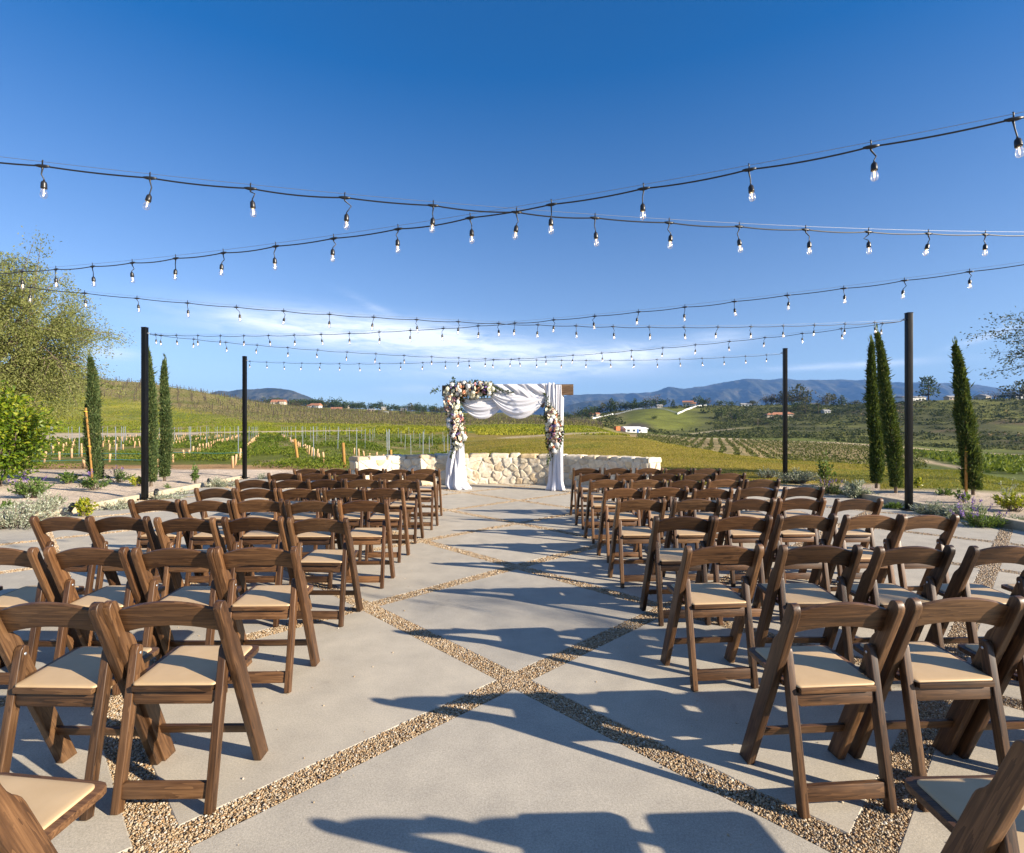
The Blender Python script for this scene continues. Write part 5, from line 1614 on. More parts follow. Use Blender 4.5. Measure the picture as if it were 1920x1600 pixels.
# ---------------------------------------------------------------- vineyards
def build_vineyards():
    rng = np.random.RandomState(88)
    # young vineyard on the left: rows running away to the left, steel posts and card tubes
    mb = MB(); mb.box((0, 0, .55), (.026, .022, 1.75)); post_me = mb.mesh('trellis_post', MAT['trellis'])
    mb = MB(); mb.lathe([(.042, -.05), (.042, .40), (.038, .405)], 8); tube_me = mb.mesh('grow_tube', MAT['tube'])
    dv = np.array([-.47, 1.0]); dv /= np.linalg.norm(dv)
    starts = []
    nposts = ntubes = 0
    for ri in range(-9, 7):
        # rows crossing the line y = 19 every 2.5 m
        x0 = -4.6 + 2.55 * ri if ri <= 0 else -4.6 + 2.55 * ri
        p0 = np.array([x0, 17.9 + (1.6 if ri > -2 else 0)])
        k = 0
        for j in range(0, 42):
            s = j * 1.55 + rng.uniform(-.1, .1)
            p = p0 + dv * s
            px = CX + F_PX * p[0] / p[1]
            if p[1] > 74 or px < 20 or px > 842: continue
            z = Hs(p[0], p[1])
            if road_l(np.array([px]), np.array([CY - (z - CAM_H) * F_PX / p[1]]), np.array([p[1]]))[0] > .02: continue
            rl = f"{ordinal(ri + 9)} young vineyard row from the left"
            if (j + 2 * ri) % 5 == 0 and nposts < 110:
                o = link('trellis_post', post_me, loc=(p[0], p[1], z), rot=(rng.normal(0, .012), rng.normal(0, .012), .4))
                tag(o, f"thin grey steel trellis post in the {rl}", 'trellis post', f"steel posts of the {ordinal(ri + 9)} young vine row"); nposts += 1
            if rng.uniform() < (.86 if p[1] < 50 else .7) and ntubes < 240:
                o = link('grow_tube', tube_me, loc=(p[0] + .12, p[1], z), rot=(rng.normal(0, .05), rng.normal(0, .07), 0), scale=(1, 1, rng.uniform(.75, 1.15)))
                tag(o, f"tan card grow tube in the {rl}", 'grow tube', f"grow tubes of the {ordinal(ri + 9)} young vine row"); ntubes += 1
    # stout wooden end posts
    for px, py, h, lean, lb in ((559, 869, .95, -.14, 'leaning yellow timber end post nearest the far left light post'), (646, 877, .86, -.06, 'yellow timber end post left of the stone wall'),
                                (735, 872, .66, -.08, 'yellow timber end post rising behind the left part of the stone wall'), (822, 866, .50, 0, 'short yellow timber end post behind the wall beside the arch')):
        p = gp(px, py, 0); mb = MB(); mb.tube([(0, 0, -.4), (0, 0, h * .5), (0, 0, h)], [.055, .053, .050], 10)
        o = mb.build('end_post', MAT['stake']); o.location = (p.x, p.y, Hs(p.x, p.y)); o.rotation_euler = (0, lean, 0); tag(o, lb, 'timber post', 'timber end posts of the young vineyard')
    # irrigation hoses
    for (a, b, zz, lb) in (((40, 19.6), (455, 20.6), .40, 'teal irrigation hose strung along the front of the young vineyard, upper one'), ((40, 17.9), (300, 18.6), .26, 'teal irrigation hose strung along the front of the young vineyard, lower one')):
        pts = []
        for t in np.linspace(0, 1, 24):
            d = a[1] + (b[1] - a[1]) * t; px = a[0] + (b[0] - a[0]) * t; x = (px - CX) * d / F_PX
            pts.append((x, d, zz + Hs(x, d) - .02 * abs(math.sin(t * 9))))
        mb = MB(); mb.tube(pts, .011, 6); o = mb.build('irrigation_hose', MAT['hose']); tag(o, lb, 'hose', 'irrigation hoses in the young vineyard')
    # old vineyard on the hill: rows along the slope
    mb = MB(); mb.box((0, 0, .8), (.09, .09, 2.1)); hp = mb.mesh('vineyard_post', MAT['bark_dark'])
    V = []; rowsP = []; posts = []
    d = 158.0; ri = 0
    while d < 330:
        xs = np.arange(-260, 60, 1.25) + rng.uniform(0, 1)
        yy = d + 6 * np.sin(xs / 60 + d * .01) - .10 * (xs + 60)
        px = CX + F_PX * xs / yy
        top = np.interp(px, [0, 135, 263, 394, 470, 560, 700, 850, 1000, 1100], [232, 222, 208, 190, 172, 160, 158, 160, 165, 170])
        cr = np.interp(px, [0, 135, 263, 394, 506, 600, 700, 850, 950, 1050, 1110], [258, 260, 270, 280, 300, 312, 320, 330, 330, 320, 315])
        ok = (yy > top) & (yy < cr + 6) & (px > 20) & (px < 1130)
        xs, yy, px = xs[ok], yy[ok], px[ok]
        if len(xs):
            zz = H(xs, yy)
            keep = rng.uniform(0, 1, len(xs)) < .86
            rowsP.append(np.stack([xs, yy, zz], -1)[keep])
            sel = np.arange(len(xs))[(np.arange(len(xs)) % 5) == (ri % 5)]
            for i in sel: posts.append((xs[i], yy[i], zz[i]))
        d += 2.9 * (1 + (d - 158) / 500); ri += 1
    P = np.concatenate(rowsP); n = len(P)
    Q = np.repeat(P, 4, 0) + rng.normal(0, 1, (4 * n, 3)) * (.5, .15, .22) + (0, 0, .5)
    Vv, Fq, r = leaf_arrays(Q, .50, .30, rng, np.tile([.3, 0, .5], (4 * n, 1)), 1.4)
    o = link('hillside_vines', np_mesh('hillside_vines', Vv, Fq, MAT['vine'], attrs={'rnd': r})); tag(o, 'rows of budding brownish vines across the left hillside', 'vineyard', kind='stuff')
    posts.sort(key=lambda p: p[1])
    near = posts[:230]; rest = posts[230:]
    for (x, y, z) in near:
        o = link('vineyard_post', hp, loc=(x, y, z), rot=(0, 0, .3))
        tag(o, 'thin dark vineyard post in the lower rows of the left hillside', 'vineyard post', 'dark posts in the hillside vineyard')
    mb = MB()
    for (x, y, z) in rest: mb.box((x, y, z + .95), (.12, .12, 2.3))
    o = mb.build('vineyard_posts', MAT['bark_dark']); tag(o, 'many thin dark posts across the upper hillside vineyard', 'vineyard posts', kind='stuff')
    # valley vineyard on the right: rows running away from the viewer
    dvx, dvy = .45, 1.0
    for k in range(40):
        x0 = 48 + 2.5 * k - 30; P = []
        for t in np.arange(0, 210, 1.15):
            y = 40 + t; x = x0 + dvx * (y - 150) + 3.2 * math.sin(y / 45.)
            px = CX + F_PX * x / y
            lo = np.interp(px, [1170, 1270, 1395, 1465, 1560, 1633, 1700, 1760], [120, 88, 66, 58, 52, 50, 50, 60]); hi = np.interp(px, [1170, 1320, 1465, 1633, 1700, 1760], [190, 186, 186, 168, 135, 100])
            if px < 1195 or px > 1735 or y < lo or y > hi: continue
            l2 = np.interp(px, [1640, 1685, 1805], [160, 118, 78])
            if px > 1640 and abs(y - l2) < 5: continue
            P.append((x, y))
        if len(P) < 8: continue
        P = np.array(P); z = H(P[:, 0], P[:, 1]); Q = np.column_stack([P, z + .55]); n = len(Q)
        Q = np.repeat(Q, 6, 0) + rng.normal(0, 1, (6 * n, 3)) * (.09, .4, .24)
        Vv, Fq, r = leaf_arrays(Q, .40, .24, rng, np.tile([0, .5, .6], (6 * n, 1)), .9)
        o = link('row_of_vines', np_mesh('row_of_vines', Vv, Fq, MAT['valley_vine'], attrs={'rnd': r}))
        tag(o, f"{ordinal(k)} vine row of the valley vineyard from its arch end", 'vine row', 'vine rows in the valley vineyard')
    # lush strip right of the lower road
    n = 14000; px = rng.uniform(1690, 2050, n); y = rng.uniform(60, 160, n); x = (px - CX) * y / F_PX
    rt = np.interp(px, [1633, 1714, 1805, 1920, 2050], [180, 163, 148, 128, 120]); l2 = np.interp(px, [1640, 1685, 1805, 1842, 1920, 2000], [160, 118, 78, 50, 30, 25])
    ok = (y < rt - 5) & (y > l2 + 7) & (np.sin(x * 2.0) > -.4)
    x, y = x[ok], y[ok]; P = np.stack([x, y, H(x, y) + .3], -1)
    Vv, Fq, r = leaf_arrays(P, .7, .4, rng, np.tile([0, 0, .7], (len(P), 1)), 1.2)
    o = link('green_vines', np_mesh('green_vines', Vv, Fq, MAT['weed'], attrs={'rnd': r * .7})); tag(o, 'lush green vines beside the lower valley road', 'vineyard', kind='stuff')


build_vineyards()


# ---------------------------------------------------------------- brush on the far slopes
def build_brush():
    rng = np.random.RandomState(99)
    n = 23000
    px = rng.uniform(1120, 2080, n); y = rng.uniform(185, 470, n); x = (px - CX) * y / F_PX
    rt = np.interp(px, [1170, 1320, 1465, 1633, 1714, 1805, 1920], [205, 200, 200, 180, 165, 150, 130])
    cr = np.interp(px, [1120, 1600, 1633, 1920], [465, 455, 395, 355])
    g = fbm2(x / 30, y / 22, 15, 4)
    gm = np.exp(-(((px - 1222) / 58) ** 2 + ((y - 385) / 70) ** 2)) + np.exp(-(((px - 1285) / 40) ** 2 + ((y - 345) / 45) ** 2))
    terr = np.abs(((y + 25 * fbm2(x / 60, y / 60, 19, 2)) / 17.) % 1 - .5)
    ok = (y > rt + 22) & (y < cr) & (g > -.30 + gm * 1.6 + .35 * sstep(60, 20, y - rt)) & ((px < 1560) | (terr > .10))
    ypx = CY - (H(x, y) - CAM_H) * F_PX / y
    ok &= ~((px > 1130) & (px < 1225) & (y > 225) & (y < 252))
    ok &= ~(np.abs(ypx - np.interp(px, [1180, 1260, 1390, 1470], [824, 818, 803, 800])) < 2) | (y > 340)
    x, y, px = x[ok], y[ok], px[ok]; z = H(x, y); n = len(x)
    s = rng.gamma(4, .68 / 4, n).clip(.3, 2.2) * np.interp(y, [180, 300, 450], [.8, 1.0, 1.25])
    m = 9
    d = unit(rng.normal(size=(n, m, 3))); d[..., 2] = np.abs(d[..., 2])
    P = (np.stack([x, y, z], -1)[:, None] + d * s[:, None, None] * np.array([.75, .75, .62])).reshape(-1, 3)
    V, Fq, r = leaf_arrays(P, 1.0, .85, rng, d.reshape(-1, 3), 2.0)
    sc = np.repeat(s, m)[:, None, None] * .75
    V = (V.reshape(-1, 4, 3) - P[:, None]) * sc + P[:, None]
    brown = np.clip(fbm2(x / 38, y / 26, 41, 4) * 1.3 + .1, 0, 1) * sstep(1500, 1640, px)
    rr_ = np.clip(np.repeat(rng.uniform(0, .72, n) + brown * .7, m * 4) + rng.uniform(-.12, .12, n * m * 4), 0, 1)
    o = link('hillside_brush', np_mesh('hillside_brush', V.reshape(-1, 3), Fq, MAT['brush'], attrs={'rnd': rr_}))
    tag(o, 'dark green and brown chaparral brush over the far slopes', 'brush', kind='stuff')


build_brush()


# ---------------------------------------------------------------- far trees
def far_crown(kind, seed):
    rng = np.random.RandomState(seed)
    if kind == 'round':
        lumps = [(rng.normal(0, .26), rng.normal(0, .26), .58 + rng.normal(0, .16), rng.uniform(.2, .34)) for _ in range(11)]
        mat = 'tree_a'
    elif kind == 'olive':
        lumps = [(rng.normal(0, .30), rng.normal(0, .30), .55 + rng.normal(0, .19), rng.uniform(.16, .30)) for _ in range(13)]
        mat = 'tree_b'
    elif kind == 'bare':
        lumps = [(rng.normal(0, .33), rng.normal(0, .33), .60 + rng.normal(0, .15), rng.uniform(.15, .24)) for _ in range(12)]
        mat = 'tree_c'
    elif kind == 'cone':
        lumps = [(rng.normal(0, .05), rng.normal(0, .05), t, .30 * (1.05 - t) + .03) for t in np.linspace(.14, .98, 11)]
        mat = 'tree_a'
    elif kind == 'pine':
        lumps = []
        for t, w in ((.34, .42), (.46, .50), (.58, .44), (.70, .38), (.82, .30), (.92, .2)):
            for k in range(6):
                a = rng.uniform(0, 6.28); lumps.append((w * .72 * math.cos(a) * rng.uniform(.5, 1), w * .72 * math.sin(a) * rng.uniform(.5, 1), t + rng.normal(0, .02), rng.uniform(.09, .16)))
        mat = 'tree_a'
    elif kind == 'palm':
        lumps = [(0, 0, .92, .05)]; mat = 'tree_b'
    P = []; A = []
    tot = 340 if kind != 'bare' else 230
    for (x, y, z, r) in lumps:
        m = int(tot * r / sum(l[3] for l in lumps) * (1.0)) + 3
        d = unit(rng.normal(size=(m, 3))); q = rng.uniform(.55, 1.08, (m, 1))
        P.append(np.array([x, y, z]) + d * r * q * (1, 1, .8 if kind != 'pine' else .5)); A.append(d + (0, 0, .2))
    P = np.concatenate(P); A = np.concatenate(A)
    sz = {'pine': (.10, .05), 'cone': (.10, .055), 'bare': (.11, .03)}.get(kind, (.12, .075))
    if kind == 'palm':
        m = 46; a = rng.uniform(0, 6.28, m); A = np.stack([np.cos(a), np.sin(a), rng.uniform(-.7, .8, m)], -1); P = np.tile([0, 0, .9], (m, 1)); sz = (.30, .05)
        V, Fq, r = leaf_arrays(P, *sz, rng, A, .1)
    else:
        V, Fq, r = leaf_arrays(P, *sz, rng, A, 1.3)
    cr = np_mesh('crown', V, Fq, MAT[mat], attrs={'rnd': r})
    mb = MB(); h = {'pine': .95, 'cone': .9, 'palm': .92}.get(kind, .55)
    mb.tube([(0, 0, -.12), (.01, .0, h * .5), (0, .01, h)], [.035, .028, .012 if kind != 'palm' else .025], 6)
    if kind in ('bare', 'olive', 'pine', 'round'):
        for (x, y, z, r_) in lumps[:8]: mb.tube([(0, 0, h * .55 if kind != 'pine' else z - .03), (x * .6, y * .6, z * .85), (x, y, z)], [.016, .010, .004], 4, caps=False)
    return cr, mb.mesh('trunk', MAT['bark_dark'])


def build_far_trees():
    rng = np.random.RandomState(123)
    lib = {k: [far_crown(k, 300 + i * 7 + j) for j in range(v)] for i, (k, v) in enumerate((('round', 4), ('olive', 3), ('bare', 2), ('cone', 2), ('pine', 1), ('palm', 1)))}
    words = {'round': 'dark rounded tree', 'olive': 'dull olive-brown tree', 'bare': 'bare pinkish tree', 'cone': 'dark pointed conifer', 'pine': 'broad layered pine', 'palm': 'slim palm'}

    def put(px, d, hpx, kind, where, wide=1.0, sink=.0, grp='trees on the far ridges'):
        x = (px - CX) * d / F_PX; z = Hs(x, d); h = hpx * d / F_PX
        cr, tr = lib[kind][rng.randint(len(lib[kind]))]
        root = empty('pine_tree' if kind in ('pine', 'cone') else 'palm_tree' if kind == 'palm' else 'far_tree', (x, d, z - sink * h), rng.uniform(0, 6.28)); root.scale = (h * wide, h * wide, h)
        link('crown', cr, root); link('trunk', tr, root)
        tag(root, f"{words[kind]} {where}", 'tree', grp)
    # left ridge: a belt of trees round scattered houses
    c = {}
    for i in range(66):
        px = np.interp(i / 65., [0, 1], [503, 850]) + rng.normal(0, 2.5)
        d = rng.uniform(545, 640); kind = rng.choice(['round', 'round', 'round', 'olive', 'cone'])
        hp = rng.uniform(8, 15) + (4 if 552 < px < 660 else 0) + (3 if px > 770 else 0)
        c[kind] = c.get(kind, 0) + 1
        put(px, d, hp, kind, f"in the left ridge belt, {ordinal(c[kind] - 1)} of its kind", rng.uniform(1.0, 1.7), .12)
    for i, px in enumerate((560, 577, 596, 612, 640, 660, 692, 708, 722, 748, 760, 785, 800, 815, 835)):
        put(px + rng.normal(0, 2), rng.uniform(400, 520), rng.uniform(6, 11), 'olive' if i % 3 == 0 else 'round', f"on the slope below the left houses, {ordinal(i)} from left", rng.uniform(1.2, 1.9), .1)
    for i, px in enumerate((452, 468, 484, 497)):
        put(px, 330, rng.uniform(5, 8), 'round', f"at the crest before the left mountain, {ordinal(i)} from the left", 1.5, .1)
    # right ridge
    L = [(1056, 470, 12, 'round', 1.4), (1066, 455, 13, 'round', 1.4), (1078, 470, 12, 'olive', 1.4), (1092, 440, 15, 'round', 1.5), (1108, 470, 20, 'round', 1.1), (1121, 470, 19, 'round', 1.1), (1131, 475, 17, 'olive', 1.0),
         (1145, 465, 27, 'cone', 1.4), (1155, 465, 17, 'round', 1.2), (1164, 470, 15, 'bare', 1.2), (1174, 462, 17, 'round', 1.5), (1183, 460, 15, 'round', 1.3), (1190, 465, 22, 'cone', 1.0), (1198, 462, 15, 'round', 1.5), (1211, 462, 15, 'round', 1.5),
         (1222, 462, 16, 'round', 1.5), (1231, 470, 26, 'bare', 1.0), (1243, 462, 16, 'round', 1.5), (1262, 460, 14, 'cone', 1.2), (1311, 462, 19, 'round', 1.1), (1322, 462, 14, 'round', 1.1), (1329, 465, 15, 'bare', 1.1),
         (1350, 462, 10, 'round', 1.6), (1372, 462, 9, 'round', 1.8), (1412, 462, 12, 'olive', 1.6), (1436, 468, 20, 'bare', 1.2), (1446, 470, 22, 'olive', 1.1), (1457, 468, 21, 'bare', 1.2), (1467, 470, 19, 'olive', 1.2),
         (1485, 462, 30, 'olive', .95), (1498, 464, 34, 'olive', .95), (1506, 466, 26, 'olive', 1.0), (1541, 460, 20, 'bare', 1.1), (1550, 460, 21, 'olive', 1.1), (1563, 462, 19, 'olive', 1.1), (1578, 458, 21, 'cone', 1.5), (1604, 455, 12, 'olive', 1.5),
         (1534, 380, 21, 'palm', 1.0), (1352, 365, 20, 'round', .95), (1372, 355, 15, 'bare', 1.2), (1380, 345, 22, 'round', .95), (1496, 405, 18, 'round', 1.3), (1510, 392, 16, 'olive', 1.4), (1526, 400, 16, 'round', 1.0),
         (1450, 362, 9, 'round', 2.2), (1472, 360, 9, 'round', 2.2), (1490, 362, 9, 'olive', 2.0), (1420, 330, 10, 'olive', 1.8), (1440, 328, 8, 'round', 2.2),
         (1741, 362, 47, 'pine', .98), (1865, 372, 18, 'bare', 1.7), (1878, 362, 12, 'round', 1.6), (1627, 398, 17, 'olive', 1.1), (1660, 396, 10, 'olive', 1.8), (1226, 355, 7, 'round', 1.8), (1107, 395, 22, 'round', 1.1), (1100, 400, 16, 'olive', 1.1), (1912, 350, 30, 'olive', 1.2), (1930, 352, 34, 'olive', 1.2)]
    c = {}
    for (px, d, hp, kind, w) in L:
        c[kind] = c.get(kind, 0) + 1
        put(px, d, hp, kind, f"on the right ridge, {ordinal(c[kind] - 1)} of its kind" if kind not in ('pine', 'palm') else 'standing alone on the right ridge', w, .05)
    # bushes along the valley bottom
    for i, (px, d, h) in enumerate(((1262, 232, 6), (1278, 230, 7), (1290, 236, 5), (1305, 232, 6), (1330, 236, 5), (1350, 232, 5), (1395, 238, 6), (1230, 240, 4))):
        put(px, d, h, 'round', f"in the hedge line along the valley track, {ordinal(i)} from the arch", 2.2, .15)


build_far_trees()


# ---------------------------------------------------------------- houses, fences, poles
def house(name, label, px, d, w, dep, h, roof_h, wall, roof, rz=0.0, wings=(), nwin=3, hip=False, sink=.4, cat='house'):
    """w, dep, h in metres; ridge along x"""
    x = (px - CX) * d / F_PX; root = empty(name, (x, d, Hs(x, d) - sink), rz); tag(root, label, cat, 'houses on the far hills' if cat == 'house' else None)
    vols = [(0, 0, w, dep, h, roof_h)] + list(wings)
    for (ox, oy, W_, D_, H_, Rh) in vols:
        mb = MB(); mb.box((ox, oy, H_ / 2 - .5), (W_, D_, H_ + 1))
        if not hip:
            mb.add([(ox - W_ / 2, oy - D_ / 2, H_), (ox - W_ / 2, oy + D_ / 2, H_), (ox - W_ / 2, oy, H_ + Rh * .97), (ox + W_ / 2, oy - D_ / 2, H_), (ox + W_ / 2, oy + D_ / 2, H_), (ox + W_ / 2, oy, H_ + Rh * .97)], [(0, 1, 2), (3, 5, 4), (0, 2, 5, 3), (1, 4, 5, 2), (0, 3, 4, 1)])
        mb.build('wall', wall, root)
        o = .45; ins = min(D_ / 2, W_ / 2) * .9 if hip else -.4; mb = MB(); t = .18
        vs = []
        for q in (0, t):
            vs += [(ox - W_ / 2 - o, oy - D_ / 2 - o, H_ - .12 + q), (ox + W_ / 2 + o, oy - D_ / 2 - o, H_ - .12 + q), (ox + W_ / 2 + o, oy + D_ / 2 + o, H_ - .12 + q), (ox - W_ / 2 - o, oy + D_ / 2 + o, H_ - .12 + q), (ox - W_ / 2 + ins, oy, H_ + Rh + q), (ox + W_ / 2 - ins, oy, H_ + Rh + q)]
        mb.add(vs, [(6, 7, 11, 10), (8, 9, 10, 11), (7, 8, 11), (9, 6, 10), (0, 4, 5, 1), (2, 5, 4, 3), (1, 5, 2), (3, 4, 0), (0, 1, 7, 6), (1, 2, 8, 7), (2, 3, 9, 8), (3, 0, 6, 9)])
        mb.build('roof', roof, root)
    for k in range(nwin):
        wx = -w / 2 + w * (k + .5) / nwin; mb = MB()
        mb.box((wx, -dep / 2 - .03, h * .52), (min(1.4, w / nwin * .5), .08, min(1.3, h * .42))); mb.build('window', MAT['window'], root)
    return root


def build_houses():
    W_, T_, S_, G_ = MAT['stucco_white'], MAT['tiles'], MAT['stucco'], MAT['roof_grey']
    TN = MAT['stucco_tan']
    house('house', 'terracotta roofed house in the trees before the left mountain', 523, 560, 14, 9, 2.6, 2.6, S_, T_, .1, [(5, -3, 5, 7, 3.2, 1.4)], 4)
    house('house', 'white house with stepped roofs among the left ridge trees', 592, 545, 10, 8, 3.2, 1.8, W_, T_, -.2, [(4.5, -2.5, 5, 6, 2.6, 1.2), (-5, -2, 5, 5, 2.4, 1.2)], 4)
    house('house', 'low tan house on the slope below the left ridge trees', 631, 470, 9, 6, 2.1, 1.6, TN, T_, .1, (), 3)
    house('house', 'tan house at the top of the grassy patch on the left ridge', 648, 590, 8, 6, 2.8, 1.3, S_, G_, 0, (), 3)
    house('house', 'small pale shed roof low beside the left ridge grass', 696, 520, 7, 4, 1.6, .8, TN, G_, .15, (), 2)
    house('house', 'small white cottage low in the middle of the left ridge', 724, 470, 3.6, 3, 1.6, .7, W_, G_, 0, (), 1)
    house('house', 'cream house between dark trees right of the left ridge', 757, 585, 5.5, 5, 2.6, 1.2, S_, G_, 0, (), 2)
    house('house', 'pale house half hidden by dark trees in the left ridge belt', 720, 590, 5, 5, 2.8, 1.2, S_, G_, .2, (), 2)
    house('house', 'terracotta house with pale walls nearest the arch on the right ridge', 1112, 440, 6.5, 5, 2.6, 1.3, S_, T_, .2, [(3, -2, 3, 4, 2.9, 1.0)], 3)
    house('house', 'cream two-storey house at the head of the white wall', 1290, 455, 8.5, 6, 4.1, 1.2, S_, T_, -.35, [(4.4, -1.5, 4, 5, 2.7, 1.0)], 3)
    house('gazebo', 'small open cream pavilion among the ridge trees', 1236, 457, 4.6, 4, 2.0, .9, S_, G_, 0, (), 3, cat='pavilion')
    house('house', 'long terracotta roofed house behind the far right light post', 1462, 375, 15, 7, 2.2, 1.6, S_, T_, -.05, [(-8.5, -2, 5, 6, 2.0, 1.3), (5, -2.5, 5, 5, 2.6, 1.4)], 6, True)
    house('house', 'small white house low in the trees beside the slim palm', 1548, 384, 4.5, 4, 1.9, .8, W_, G_, .1, (), 2)
    house('house', 'low pale house behind the brown ridge trees', 1527, 462, 7, 4, 2.4, 1.0, W_, G_, 0, (), 3)
    house('house', 'small white shed at the foot of the tallest brown tree', 1494, 458, 3.2, 3, 2.0, .8, W_, G_, 0, (), 1)
    house('barn', 'long pale grey barn on the ridge beside the broad pine', 1706, 372, 18, 7, 3.3, .9, W_, G_, .06, (), 2, cat='barn')
    house('house', 'tan house left of the stout cypress tip on the right ridge', 1784, 366, 7, 5, 2.4, .9, TN, G_, 0, (), 3)
    house('house', 'cream gabled house right of the stout cypress on the ridge', 1842, 366, 8.5, 7, 2.6, 1.6, S_, G_, .5, (), 3)
    house('house', 'pale grey house at the right end of the ridge', 1912, 362, 11, 6, 3.0, 1.0, W_, G_, 0, (), 3)
    house('house', 'low white shed between the cream houses on the right ridge', 1398, 462, 9, 4, 2.0, .8, W_, G_, 0, (), 3)
    # white building in the valley
    b = house('farm_building', 'long white farm building on the valley floor with a blue cover', 1184, 243, 8.6, 4.4, 2.05, .75, W_, MAT['white_paint'], .32, [(6.2, 1.2, 3.6, 4, 1.9, .55)], 3, cat='farm building', sink=.2)
    mb = MB(); mb.box((2.0, -2.3, .85), (.7, .25, 1.6)); mb.build('cover', MAT['blue_cover'], b, bevel=.05)
    x = (1157 - CX) * 240 / F_PX; z = Hs(x, 240)
    root = empty('shipping_container', (x, 240, z), .32); tag(root, 'orange container parked at the left end of the white farm building', 'container')
    mb = MB(); mb.box((0, 0, .95), (2.2, 2.2, 1.8))
    for k in range(9): mb.box((-1.0 + .25 * k, -1.125, .95), (.10, .05, 1.6))
    mb.build('body', MAT['orange_box'], root); mb = MB(); mb.box((0, 0, 1.88), (2.28, 2.28, .06)); mb.build('roof', MAT['orange_box'], root)

    def strip(name, label, pts, h, th, mat, cat, group=None):
        mb = MB(); P = [Vector(p) for p in pts]
        for i, p in enumerate(P):
            t = (P[min(i + 1, len(P) - 1)] - P[max(i - 1, 0)]); t.z = 0; t.normalize(); nr = Vector((-t.y, t.x, 0)) * th / 2
            mb.v += [tuple(p - nr - Vector((0, 0, .6))), tuple(p - nr + Vector((0, 0, h))), tuple(p + nr + Vector((0, 0, h))), tuple(p + nr - Vector((0, 0, .6)))]
        n = len(P)
        for i in range(n - 1):
            for k in range(4): mb.f.append((4 * i + k, 4 * i + (k + 1) % 4, 4 * i + 4 + (k + 1) % 4, 4 * i + 4 + k))
        mb.f += [(0, 1, 2, 3), tuple(4 * (n - 1) + k for k in (3, 2, 1, 0))]
        mb.g = list(mb.v); mb.mi = [0] * len(mb.f); mb.sm = [False] * len(mb.f)
        o = mb.build(name, mat); tag(o, label, cat, group)

    def line(a, b, n=12):
        """ground line between (px, depth) points"""
        out = []
        for t in np.linspace(0, 1, n):
            px = a[0] + (b[0] - a[0]) * t; d = a[1] + (b[1] - a[1]) * t; x = (px - CX) * d / F_PX; out.append((x, d, Hs(x, d)))
        return out
    strip('boundary_wall', 'pale stepped boundary wall climbing to the cream two-storey house', line((1270, 392), (1306, 446)) + line((1307, 450), (1325, 455), 4)[1:], 1.1, .5, MAT['white_paint'], 'wall', 'pale walls on the right ridge')
    strip('boundary_wall', 'pale stepped boundary wall below the terracotta house near the arch', line((1111, 395), (1130, 415), 6) + line((1134, 422), (1149, 440), 5), 1.0, .5, MAT['white_paint'], 'wall', 'pale walls on the right ridge')
    # rail fences over the grassy mound
    for lb, a, b in (('white rail fence climbing the left side of the grassy mound', (1130, 425), (1215, 462)), ('white rail fence falling down the right side of the grassy mound', (1215, 462), (1268, 398))):
        pts = line(a, b, 26); o0 = Vector(pts[0]); root = empty('rail_fence', o0); tag(root, lb, 'fence', 'white rail fences on the mound')
        for zz in (.45, .95):
            mb = MB(); mb.tube([Vector(p) - o0 + Vector((0, 0, zz)) for p in pts], .07, 4); mb.build('rail', MAT['galv'], root)
        for p in pts:
            mb = MB(); q = Vector(p) - o0; mb.box((q.x, q.y, q.z + .45), (.16, .16, 1.5)); mb.build('post', MAT['galv'], root)
    # power poles
    for lb, px, d, h in (('slim power pole in front of the terracotta house', 1421, 300, 6.0), ('slim power pole beside the valley road near the cypresses', 1688, 172, 5.4)):
        x = (px - CX) * d / F_PX; root = empty('power_pole', (x, d, Hs(x, d))); tag(root, lb, 'power pole', 'power poles in the valley')
        mb = MB(); mb.tube([(0, 0, -.5), (0, 0, h)], [.14, .09], 8); mb.build('pole', MAT['bark'], root)
        mb = MB(); mb.box((0, 0, h - .5), (1.8, .1, .12)); mb.build('crossarm', MAT['bark'], root)


build_houses()
# ---------------------------------------------------------------- air, sky, sun, camera
SUN_EL, SUN_AZ = 21.8, 115.0      # azimuth clockwise from straight ahead
HAZE = 8e-5


